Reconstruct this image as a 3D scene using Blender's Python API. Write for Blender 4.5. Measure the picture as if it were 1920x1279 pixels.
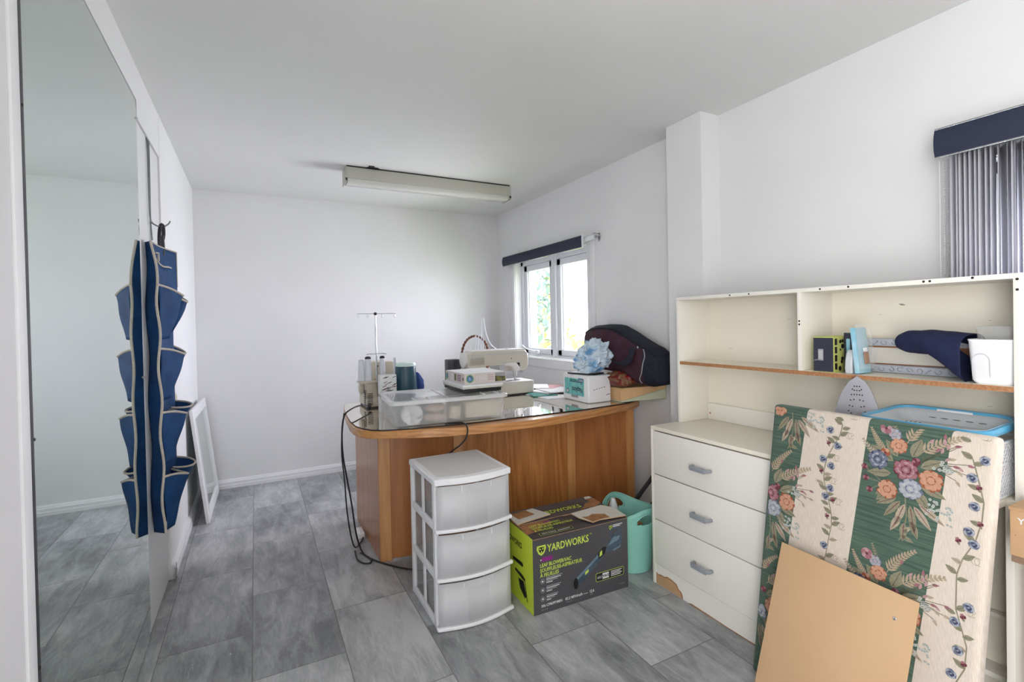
import bpy, bmesh, math, random
from mathutils import Vector, Matrix, noise
random.seed(4)
PI = math.pi
for o in list(bpy.data.objects): bpy.data.objects.remove(o)
SC = bpy.context.scene
COL = SC.collection

# ------------------------------------------------------------------ camera
cd = bpy.data.cameras.new('camera'); cam = bpy.data.objects.new('camera', cd); COL.objects.link(cam)
cd.sensor_width = 36; cd.sensor_fit = 'HORIZONTAL'
cd.lens = 924.115 / 1920 * 36; cd.shift_x = 0; cd.shift_y = -24.2 / 1920
cd.clip_start = .02; cd.clip_end = 200
rt = Vector((0.88634293, -0.46257585, -0.02048908)); dn = Vector((-0.0231518545, -0.0000797688, -0.999731957)); fw = Vector((0.46245022, 0.88657971, -0.01078019))
m3 = Matrix((rt, -dn, -fw)).transposed()
cam.matrix_world = Matrix.Translation((0, 0, 1.19)) @ m3.to_4x4()
SC.camera = cam

# ------------------------------------------------------------------ light
W = bpy.data.worlds.new('sky'); SC.world = W; W.use_nodes = True
bg = W.node_tree.nodes['Background']; bg.inputs[0].default_value = (.93, .95, 1.0, 1); bg.inputs[1].default_value = 5.5
def area(name, loc, rot, sx, sy, power, col):
    l = bpy.data.lights.new(name, 'AREA'); l.shape = 'RECTANGLE'; l.size = sx; l.size_y = sy; l.energy = power; l.color = col
    o = bpy.data.objects.new(name, l); COL.objects.link(o); o.location = loc; o.rotation_euler = rot
    return o
# daylight that comes in through the window openings, plus a fill lamp added at a made-up doorway
lw = area('daylight_window', (2.32, 3.345, 1.35), (0, math.radians(90), 0), .85, 1.1, 31, (.86, .86, 1.0))
lw.data.spread = math.radians(110)
area('daylight_side_window', (2.36, .1, 1.3), (0, math.radians(90), 0), .95, 1.2, 46, (.96, .95, 1.0))
area('added_doorway_fill', (-.70, -.65, 1.02), (0, math.radians(-90), 0), 1.9, .95, 27, (1.0, .95, .88))
SC.view_settings.view_transform = 'Standard'; SC.view_settings.look = 'None'
SC.view_settings.gamma = 1; SC.view_settings.use_curve_mapping = False
SC.view_settings.exposure = 0.20

# ------------------------------------------------------------------ materials
def nt(name):
    m = bpy.data.materials.new(name); m.use_nodes = True
    t = m.node_tree; b = t.nodes['Principled BSDF']
    return m, t, b
def lk(t, a, b): t.links.new(a, b)
def mat(name, c, c2=None, scale=8, rough=.5, metal=0, bump=0, bscale=None, stretch=(1, 1, 1), alpha=1, trans=0, coat=0, spec=.5, lo=.35, hi=.65, detail=4, ior=1.45, sheen=0):
    m, t, b = nt(name)
    b.inputs['Roughness'].default_value = rough; b.inputs['Metallic'].default_value = metal
    b.inputs['Alpha'].default_value = alpha; b.inputs['Transmission Weight'].default_value = trans
    b.inputs['Coat Weight'].default_value = coat; b.inputs['IOR'].default_value = ior
    b.inputs['Specular IOR Level'].default_value = spec; b.inputs['Sheen Weight'].default_value = sheen
    tc = t.nodes.new('ShaderNodeTexCoord'); mp = t.nodes.new('ShaderNodeMapping'); mp.inputs['Scale'].default_value = stretch
    lk(t, tc.outputs['Object'], mp.inputs['Vector'])
    n = t.nodes.new('ShaderNodeTexNoise'); n.inputs['Scale'].default_value = scale; n.inputs['Detail'].default_value = detail
    lk(t, mp.outputs[0], n.inputs['Vector'])
    c2 = c2 or tuple(x * .94 for x in c)
    r = t.nodes.new('ShaderNodeValToRGB'); r.color_ramp.elements[0].position = lo; r.color_ramp.elements[1].position = hi
    r.color_ramp.elements[0].color = (*c2, 1); r.color_ramp.elements[1].color = (*c, 1)
    lk(t, n.outputs['Fac'], r.inputs[0]); lk(t, r.outputs[0], b.inputs['Base Color'])
    if bump:
        n2 = t.nodes.new('ShaderNodeTexNoise'); n2.inputs['Scale'].default_value = bscale or scale * 6; n2.inputs['Detail'].default_value = 3
        lk(t, mp.outputs[0], n2.inputs['Vector'])
        bp = t.nodes.new('ShaderNodeBump'); bp.inputs['Strength'].default_value = bump; bp.inputs['Distance'].default_value = .004
        lk(t, n2.outputs['Fac'], bp.inputs['Height']); lk(t, bp.outputs[0], b.inputs['Normal'])
    return m

def translucent(name, c, f=.45):
    m, t, b = nt(name); b.inputs['Base Color'].default_value = (*c, 1); b.inputs['Roughness'].default_value = .5
    tr = t.nodes.new('ShaderNodeBsdfTranslucent'); tr.inputs[0].default_value = (*c, 1); mx = t.nodes.new('ShaderNodeMixShader'); mx.inputs[0].default_value = f
    lk(t, b.outputs[0], mx.inputs[1]); lk(t, tr.outputs[0], mx.inputs[2]); lk(t, mx.outputs[0], t.nodes['Material Output'].inputs[0]); return m
def floor_material():
    m, t, b = nt('vinyl_tile')
    N = t.nodes.new
    tc = N('ShaderNodeTexCoord'); sp = N('ShaderNodeSeparateXYZ'); lk(t, tc.outputs['Object'], sp.inputs[0])
    def mth(op, a, c=None):
        n = N('ShaderNodeMath'); n.operation = op
        for i, v in enumerate((a, c)):
            if v is None: continue
            if isinstance(v, (int, float)): n.inputs[i].default_value = v
            else: lk(t, v, n.inputs[i])
        return n.outputs[0]
    wx, wy = .3042, .5953
    fx = mth('DIVIDE', mth('ADD', sp.outputs[0], .0355), wx); col = mth('FLOOR', fx)
    odd = mth('FLOORED_MODULO', col, 2)
    fy = mth('ADD', mth('DIVIDE', mth('SUBTRACT', sp.outputs[1], 1.578), wy), mth('MULTIPLY', mth('SUBTRACT', 1, odd), .5))
    row = mth('FLOOR', fy)
    ex = mth('MULTIPLY', mth('MINIMUM', mth('FRACT', fx), mth('SUBTRACT', 1, mth('FRACT', fx))), wx)
    ey = mth('MULTIPLY', mth('MINIMUM', mth('FRACT', fy), mth('SUBTRACT', 1, mth('FRACT', fy))), wy)
    e = mth('MINIMUM', ex, ey)
    groove = mth('LESS_THAN', e, .0016)
    cb = N('ShaderNodeCombineXYZ'); lk(t, col, cb.inputs[0]); lk(t, row, cb.inputs[1])
    wn = N('ShaderNodeTexWhiteNoise'); wn.noise_dimensions = '2D'; lk(t, cb.outputs[0], wn.inputs['Vector'])
    # shift the noise from tile to tile
    off = N('ShaderNodeVectorMath'); off.operation = 'MULTIPLY_ADD'; lk(t, wn.outputs['Color'], off.inputs[0]); off.inputs[1].default_value = (9, 9, 9); lk(t, tc.outputs['Object'], off.inputs[2])
    def ns(scale, st, det, rough=.6, dist=0):
        mp = N('ShaderNodeMapping'); mp.inputs['Scale'].default_value = st; lk(t, off.outputs[0], mp.inputs[0])
        n = N('ShaderNodeTexNoise'); n.inputs['Scale'].default_value = scale; n.inputs['Detail'].default_value = det; n.inputs['Roughness'].default_value = rough; n.inputs['Distortion'].default_value = dist
        lk(t, mp.outputs[0], n.inputs['Vector']); return n.outputs['Fac']
    big = ns(2.6, (1.3, .8, 1), 3, .5); mid = ns(11, (1.6, .45, 1), 6, .7, .6); fine = ns(60, (2.2, .35, 1), 4, .7)
    v = mth('ADD', mth('ADD', mth('MULTIPLY', big, .42), mth('MULTIPLY', mid, .44)), mth('ADD', mth('MULTIPLY', fine, .14), mth('MULTIPLY', mth('SUBTRACT', wn.outputs['Value'], .5), .07)))
    r = N('ShaderNodeValToRGB'); cr = r.color_ramp
    cr.elements[0].position = .37; cr.elements[0].color = (.17, .174, .18, 1)
    cr.elements[1].position = .62; cr.elements[1].color = (.58, .585, .59, 1)
    x = cr.elements.new(.465); x.color = (.30, .307, .315, 1)
    x = cr.elements.new(.545); x.color = (.43, .437, .445, 1)
    lk(t, v, r.inputs[0])
    # pale scratches
    sc = ns(26, (3, .5, 1), 8, .8, 1.5); scr = N('ShaderNodeValToRGB'); scr.color_ramp.elements[0].position = .60; scr.color_ramp.elements[1].position = .66
    lk(t, sc, scr.inputs[0])
    mx = N('ShaderNodeMixRGB'); lk(t, mth('MULTIPLY', scr.outputs[0], .6), mx.inputs[0]); lk(t, r.outputs[0], mx.inputs[1]); mx.inputs[2].default_value = (.66, .67, .68, 1)
    mg = N('ShaderNodeMixRGB'); lk(t, mth('MULTIPLY', groove, .85), mg.inputs[0]); lk(t, mx.outputs[0], mg.inputs[1]); mg.inputs[2].default_value = (.16, .16, .165, 1)
    lk(t, mg.outputs[0], b.inputs['Base Color'])
    lk(t, mth('ADD', mth('MULTIPLY', mid, .25), .24), b.inputs['Roughness'])
    b.inputs['Specular IOR Level'].default_value = .5
    bp = N('ShaderNodeBump'); bp.inputs['Strength'].default_value = .5; bp.inputs['Distance'].default_value = .002
    sm = N('ShaderNodeMapRange'); lk(t, e, sm.inputs[0]); sm.inputs[1].default_value = 0; sm.inputs[2].default_value = .003
    h = mth('ADD', sm.outputs[0], mth('MULTIPLY', fine, .15)); lk(t, h, bp.inputs['Height']); lk(t, bp.outputs[0], b.inputs['Normal'])
    return m

def oak_material(name, light, dark, axis='z', scale=1.0):
    m, t, b = nt(name); N = t.nodes.new
    tc = N('ShaderNodeTexCoord'); mp = N('ShaderNodeMapping')
    mp.inputs['Scale'].default_value = {'z': (9, 9, .9), 'x': (.9, 9, 14)}[axis]
    lk(t, tc.outputs['Object'], mp.inputs[0])
    n0 = N('ShaderNodeTexNoise'); n0.inputs['Scale'].default_value = .42 * scale; n0.inputs['Detail'].default_value = 1.5; n0.inputs['Roughness'].default_value = .4; lk(t, mp.outputs[0], n0.inputs[0])
    k = N('ShaderNodeMath'); k.operation = 'MULTIPLY'; lk(t, n0.outputs['Fac'], k.inputs[0]); k.inputs[1].default_value = 34
    pp = N('ShaderNodeMath'); pp.operation = 'PINGPONG'; lk(t, k.outputs[0], pp.inputs[0]); pp.inputs[1].default_value = 1
    n = N('ShaderNodeTexNoise'); n.inputs['Scale'].default_value = 7; n.inputs['Detail'].default_value = 8; lk(t, mp.outputs[0], n.inputs[0])
    mx = N('ShaderNodeMath'); mx.operation = 'MULTIPLY_ADD'; lk(t, n.outputs['Fac'], mx.inputs[0]); mx.inputs[1].default_value = .75
    q = N('ShaderNodeMath'); q.operation = 'MULTIPLY'; lk(t, pp.outputs[0], q.inputs[0]); q.inputs[1].default_value = .30; lk(t, q.outputs[0], mx.inputs[2])
    r = N('ShaderNodeValToRGB'); r.color_ramp.elements[0].position = .25; r.color_ramp.elements[1].position = .72
    r.color_ramp.elements[0].color = (*dark, 1); r.color_ramp.elements[1].color = (*light, 1)
    lk(t, mx.outputs[0], r.inputs[0]); lk(t, r.outputs[0], b.inputs['Base Color'])
    b.inputs['Roughness'].default_value = .3; b.inputs['Coat Weight'].default_value = .25; b.inputs['Coat Roughness'].default_value = .12
    return m

def carton_material():
    # dark print of small pale dots
    m, t, b = nt('printed_carton'); N = t.nodes.new
    tc = N('ShaderNodeTexCoord'); mp = N('ShaderNodeMapping'); mp.inputs['Rotation'].default_value = (0, PI / 4, 0); lk(t, tc.outputs['Object'], mp.inputs[0])
    v = N('ShaderNodeTexVoronoi'); v.inputs['Scale'].default_value = 135; v.inputs['Randomness'].default_value = 0; lk(t, mp.outputs[0], v.inputs['Vector'])
    n = N('ShaderNodeTexNoise'); n.inputs['Scale'].default_value = 7; lk(t, tc.outputs['Object'], n.inputs[0])
    r = N('ShaderNodeValToRGB'); r.color_ramp.elements[0].position = .20; r.color_ramp.elements[1].position = .42
    r.color_ramp.elements[0].color = (.36, .35, .37, 1); r.color_ramp.elements[1].color = (.045, .042, .048, 1); lk(t, v.outputs['Distance'], r.inputs[0])
    mx = N('ShaderNodeMixRGB'); lk(t, n.outputs['Fac'], mx.inputs[0]); lk(t, r.outputs[0], mx.inputs[1]); mx.inputs[2].default_value = (.06, .056, .063, 1)
    lk(t, mx.outputs[0], b.inputs['Base Color']); b.inputs['Roughness'].default_value = .4
    return m

def stripe_fabric():
    m, t, b = nt('tapestry_stripe'); N = t.nodes.new
    tc = N('ShaderNodeTexCoord'); sp = N('ShaderNodeSeparateXYZ'); lk(t, tc.outputs['Object'], sp.inputs[0])
    s = N('ShaderNodeMath'); s.operation = 'MULTIPLY_ADD'; lk(t, sp.outputs[1], s.inputs[0]); s.inputs[1].default_value = -.095; lk(t, sp.outputs[0], s.inputs[2])  # local y points up the board
    add = N('ShaderNodeMath'); add.operation = 'MULTIPLY'; lk(t, s.outputs[0], add.inputs[0]); add.inputs[1].default_value = 1.0
    r = N('ShaderNodeValToRGB'); r.color_ramp.interpolation = 'CONSTANT'; e = r.color_ramp.elements
    e[0].position = 0; e[0].color = (1, 1, 1, 1); e[1].position = .116; e[1].color = (0, 0, 0, 1)
    x = e.new(.292); x.color = (1, 1, 1, 1); x = e.new(.477); x.color = (0, 0, 0, 1)
    lk(t, add.outputs[0], r.inputs[0])
    def ns(st, sc, c1, c2, lo=.35, hi=.65):
        mp = N('ShaderNodeMapping'); mp.inputs['Scale'].default_value = st; lk(t, tc.outputs['Object'], mp.inputs[0])
        n = N('ShaderNodeTexNoise'); n.inputs['Scale'].default_value = sc; n.inputs['Detail'].default_value = 5; lk(t, mp.outputs[0], n.inputs[0])
        k = N('ShaderNodeValToRGB'); k.color_ramp.elements[0].position = lo; k.color_ramp.elements[1].position = hi
        k.color_ramp.elements[0].color = (*c1, 1); k.color_ramp.elements[1].color = (*c2, 1); lk(t, n.outputs[0], k.inputs[0]); return k.outputs[0], n.outputs[0]
    g, gn = ns((1.2, 26, 1), 7, (.040, .075, .055), (.080, .14, .10))
    c, cn = ns((60, 5, 1), 9, (.60, .515, .43), (.68, .60, .51))
    mx = N('ShaderNodeMixRGB'); lk(t, r.outputs[0], mx.inputs[0]); lk(t, c, mx.inputs[1]); lk(t, g, mx.inputs[2]); lk(t, mx.outputs[0], b.inputs['Base Color'])
    wv = N('ShaderNodeTexWave'); wv.inputs['Scale'].default_value = 130; wv.bands_direction = 'X'; lk(t, tc.outputs['Object'], wv.inputs[0])
    bp = N('ShaderNodeBump'); bp.inputs['Strength'].default_value = .35; bp.inputs['Distance'].default_value = .001; lk(t, wv.outputs['Fac'], bp.inputs['Height']); lk(t, bp.outputs[0], b.inputs['Normal'])
    b.inputs['Roughness'].default_value = .9; b.inputs['Sheen Weight'].default_value = .15
    return m

M = {}
M['wall'] = mat('wall_paint', (.83, .83, .83), (.80, .80, .80), 2, .75, bump=.06, bscale=90)
M['ceiling'] = mat('ceiling_paint', (.80, .80, .785), (.78, .78, .765), 2, .9, bump=.05, bscale=120)
M['trim'] = mat('white_trim_paint', (.86, .86, .87), (.83, .83, .84), 6, .35)
M['door'] = mat('door_paint', (.84, .84, .85), (.82, .82, .83), 3, .35)
M['jamb'] = mat('grey_wall_paint', (.74, .73, .74), (.72, .71, .72), 3, .6)
M['floor'] = floor_material()
M['mirror'] = mat('mirror_glass', (.76, .84, .80), (.76, .84, .80), 2, .01, 1)
M['black'] = mat('black_rubber', (.018, .018, .022), (.012, .012, .014), 12, .45)
M['blackmetal'] = mat('black_edge_channel', (.03, .03, .036), (.06, .06, .065), 60, .4, .3, stretch=(1, 1, .2))
M['oak'] = oak_material('oak_veneer', (.60, .25, .075), (.36, .125, .032))
M['oakdark'] = oak_material('oak_veneer_plain', (.52, .205, .065), (.38, .13, .04), scale=.5)
M['oakstile'] = oak_material('oak_stile', (.68, .34, .12), (.50, .22, .07), scale=.6)
M['oakedge'] = oak_material('oak_edge_band', (.66, .32, .11), (.42, .16, .045), axis='x')
M['deskglass'] = mat('mirror_backed_glass', (.80, .74, .66), (.79, .73, .65), 3, .025, .88)
M['cream'] = mat('cream_melamine', (.86, .81, .69), (.83, .78, .66), 3, .38)
M['creamfront'] = mat('white_drawer_front', (.86, .83, .77), (.84, .81, .75), 3, .35)
M['creamedge'] = mat('cream_edge_band', (.87, .84, .76), (.85, .82, .74), 3, .4)
M['chip'] = mat('particle_board', (.50, .25, .12), (.32, .14, .06), 160, .85, lo=.3, hi=.7)
M['handle'] = mat('grey_plastic', (.30, .32, .35), (.28, .30, .33), 20, .35)
M['hole'] = mat('screw_hole', (.03, .025, .02), (.02, .02, .02), 4, .8)
M['navy'] = mat('navy_fabric', (.014, .017, .032), (.009, .011, .022), 60, .85, bump=.2, bscale=300)
M['navyval'] = mat('navy_valance_fabric', (.022, .028, .058), (.017, .022, .048), 150, .6)
M['organizer'] = mat('blue_nonwoven_fabric', (.010, .060, .17), (.006, .038, .12), 14, .65, bump=.25, bscale=160, spec=.25)
M['piping'] = mat('beige_binding', (.55, .50, .43), (.46, .41, .35), 120, .85)
M['pvc'] = mat('white_vinyl', (.80, .82, .86), (.78, .80, .84), 4, .3)
M['glass'] = mat('window_glass', (1, 1, 1), (1, 1, 1), 1, .0, alpha=.06)
M['steel'] = mat('polished_steel', (.55, .55, .56), (.45, .45, .46), 30, .22, 1)
M['wire'] = mat('dull_wire', (.25, .28, .27), (.2, .22, .21), 30, .35, .9)
M['slat'] = translucent('grey_blind_slat', (.84, .84, .89), .35)
M['slatlight'] = translucent('pale_blind_slat', (.86, .86, .92))
M['frost'] = mat('frosted_plastic', (.86, .87, .88), (.83, .84, .85), 5, .3, alpha=.2)
M['binplastic'] = mat('bin_plastic', (.86, .87, .88), (.83, .84, .85), 5, .22, alpha=.32)
M['frostdense'] = mat('frosted_drawer_plastic', (.90, .90, .92), (.81, .82, .84), 4, .25, alpha=.62)
M['frosttop'] = mat('frosted_top_plastic', (.80, .79, .78), (.77, .76, .75), 3, .3, alpha=.88)
M['whiteplastic'] = mat('white_plastic', (.90, .90, .92), (.88, .88, .90), 5, .3)
M['clear'] = mat('clear_plastic', (.85, .87, .87), (.82, .84, .84), 5, .1, alpha=.14)
M['clearlid'] = mat('translucent_lid', (.86, .87, .88), (.83, .84, .85), 5, .12, alpha=.74, coat=.5)
M['carton'] = carton_material()
M['lime'] = mat('lime_print', (.58, .72, .05), (.55, .68, .045), 6, .45)
M['limetext'] = mat('lime_lettering', (.55, .70, .10), (.53, .68, .09), 6, .5)
M['magenta'] = mat('magenta_print', (.28, .02, .22), (.25, .02, .20), 6, .5)
M['whiteink'] = mat('white_lettering', (.72, .72, .72), (.68, .68, .68), 6, .5)
M['greyink'] = mat('grey_lettering', (.34, .34, .36), (.30, .30, .32), 6, .5)
M['blackink'] = mat('black_print', (.012, .012, .013), (.01, .01, .01), 6, .5)
M['blower'] = mat('slate_blue_print', (.07, .105, .14), (.045, .07, .095), 30, .45)
M['blowerlight'] = mat('pale_slate_print', (.16, .24, .30), (.12, .18, .24), 30, .45)
M['kraft'] = mat('kraft_cardboard', (.53, .335, .185), (.48, .30, .16), 14, .85)
M['torn'] = mat('torn_cardboard', (.42, .20, .085), (.30, .14, .06), 40, .9)
M['whitecard'] = mat('white_card', (.70, .665, .60), (.66, .63, .57), 8, .7)
M['mdf'] = mat('tan_hardboard', (.56, .37, .205), (.53, .345, .19), 5, .7, bump=.05, bscale=200)
M['turq'] = mat('turquoise_plastic', (.28, .60, .52), (.25, .56, .48), 4, .35)
M['stripe'] = stripe_fabric()
M['creammachine'] = mat('cream_enamel', (.62, .56, .45), (.60, .54, .43), 5, .35)
M['sewing'] = mat('ivory_enamel', (.70, .66, .58), (.68, .64, .56), 5, .3)
M['sewlight'] = mat('white_enamel', (.84, .82, .80), (.82, .80, .78), 5, .3)
M['foam'] = mat('orange_foam', (.72, .46, .24), (.67, .42, .21), 30, .95, bump=.15, bscale=350)
M['foamgreen'] = mat('green_foam', (.60, .62, .46), (.56, .58, .42), 30, .95, bump=.15, bscale=350)
M['maroon'] = mat('maroon_nylon', (.055, .014, .028), (.038, .010, .020), 20, .75, bump=.2, bscale=200)
M['bagblue'] = mat('printed_plastic_bag', (.62, .74, .84), (.12, .34, .62), 11, .22, bump=.3, bscale=30, lo=.36, hi=.50, detail=2)
M['red'] = mat('red_foil', (.24, .012, .014), (.10, .02, .012), 25, .35)
M['brownfoil'] = mat('brown_foil', (.30, .17, .08), (.15, .05, .02), 40, .4)
M['tealcup'] = mat('dark_teal_plastic', (.02, .075, .105), (.017, .065, .095), 5, .3)
M['navycloth'] = mat('dark_navy_cotton', (.012, .018, .065), (.009, .013, .05), 60, .9)
M['bluecloth'] = mat('royal_blue_fabric', (.015, .05, .22), (.012, .04, .18), 20, .8)
M['pinkcard'] = mat('pale_pink_card', (.68, .60, .57), (.66, .58, .55), 9, .55)
M['greencircle'] = mat('green_print', (.10, .28, .10), (.25, .42, .2), 40, .6)
M['bluecircle'] = mat('blue_print', (.12, .32, .55), (.05, .1, .2), 60, .6)
M['olive'] = mat('olive_print', (.22, .20, .05), (.05, .07, .05), 60, .6)
M['tealprint'] = mat('teal_print', (.12, .50, .50), (.25, .58, .56), 30, .5)
M['paper'] = mat('white_paper', (.82, .82, .82), (.78, .78, .78), 10, .8)
M['papergreen'] = mat('green_paper', (.08, .30, .26), (.06, .22, .2), 20, .8)
M['paperpink'] = mat('pink_paper', (.66, .38, .38), (.6, .34, .34), 20, .8)
M['thread'] = mat('white_thread', (.80, .81, .86), (.76, .77, .82), 90, .8, stretch=(1, 1, 6))
M['threadcap'] = mat('dark_spool_cap', (.035, .022, .05), (.03, .02, .04), 10, .5)
M['wicker'] = mat('brown_wicker', (.20, .075, .035), (.10, .035, .015), 90, .6)
M['knob'] = mat('cream_knob', (.72, .66, .52), (.70, .64, .50), 5, .3)
M['plaster'] = mat('torn_plaster', (.42, .42, .43), (.30, .30, .31), 60, .9)
M['lightmetal'] = mat('fixture_enamel', (.50, .49, .43), (.48, .47, .41), 5, .4)
M['lens'] = mat('fixture_lens', (.66, .66, .61), (.64, .64, .59), 5, .15)
M['blueplastic'] = mat('sky_blue_plastic', (.10, .42, .68), (.09, .39, .64), 5, .3)
M['greyplastic'] = mat('pale_grey_plastic', (.58, .60, .62), (.56, .58, .60), 5, .4)
M['soleplate'] = mat('soleplate_metal', (.42, .42, .45), (.36, .36, .39), 6, .3, .6)
M['mintplastic'] = mat('pale_mint_plastic', (.62, .76, .73), (.60, .74, .71), 5, .25)
M['bookdark'] = mat('dark_navy_cover', (.035, .037, .06), (.03, .032, .052), 60, .5)
M['bookyellow'] = mat('yellow_green_card', (.56, .58, .17), (.50, .52, .14), 8, .6)
M['bookteal'] = mat('teal_sea_print', (.02, .10, .13), (.008, .012, .02), 18, .4)
M['bluepack'] = mat('light_blue_packaging', (.22, .52, .68), (.45, .68, .78), 14, .2)
M['patterned'] = mat('grey_scroll_fabric', (.52, .54, .60), (.47, .49, .55), 40, .8)
M['scroll'] = mat('dark_scroll_print', (.20, .21, .26), (.17, .18, .23), 40, .8)
M['woodtray'] = mat('reddish_plywood', (.38, .17, .09), (.30, .13, .06), 20, .6, stretch=(1, .15, 1))
M['browncab'] = mat('brown_laminate', (.30, .20, .14), (.26, .17, .115), 10, .6)
M['rollpaper'] = mat('soft_white_tissue', (.84, .84, .84), (.78, .78, .80), 60, .95)
M['skinbag'] = mat('peach_yarn_bag', (.66, .52, .44), (.55, .42, .36), 25, .5)
M['creamroll'] = mat('cream_ribbon', (.72, .66, .52), (.66, .60, .46), 30, .5)
M['bluegrey'] = mat('blue_grey_cloth', (.25, .32, .42), (.18, .24, .34), 12, .8)
M['purpleink'] = mat('purple_print', (.25, .06, .18), (.18, .04, .13), 8, .6)
M['leafA'] = mat('yellow_green_leaf', (.62, .66, .12), (.40, .48, .10), 6, .7)
M['leafB'] = mat('mid_green_leaf', (.16, .26, .10), (.10, .18, .08), 6, .7)
M['leafC'] = mat('blue_green_leaf', (.20, .30, .26), (.12, .20, .18), 6, .7)
M['bark'] = mat('grey_bark', (.16, .12, .09), (.10, .08, .06), 20, .9)
M['grass'] = mat('lawn_grass', (.46, .52, .10), (.30, .40, .08), 3, .9)
# embroidery colours
for k, c in dict(f_mauve=(.33, .14, .165), f_wine=(.15, .035, .05), f_pink=(.45, .28, .28), f_peach=(.55, .29, .19), f_rust=(.32, .10, .05), f_pale=(.37, .39, .44), f_blue=(.15, .165, .225), f_deep=(.05, .06, .12), f_leaf=(.26, .24, .16), f_leafd=(.12, .13, .08), f_fern=(.42, .33, .23), f_white=(.48, .50, .47), f_tan=(.42, .35, .26)).items():
    M[k] = mat('thread_' + k[2:], c, tuple(x * .8 for x in c), 160, .9)

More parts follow.
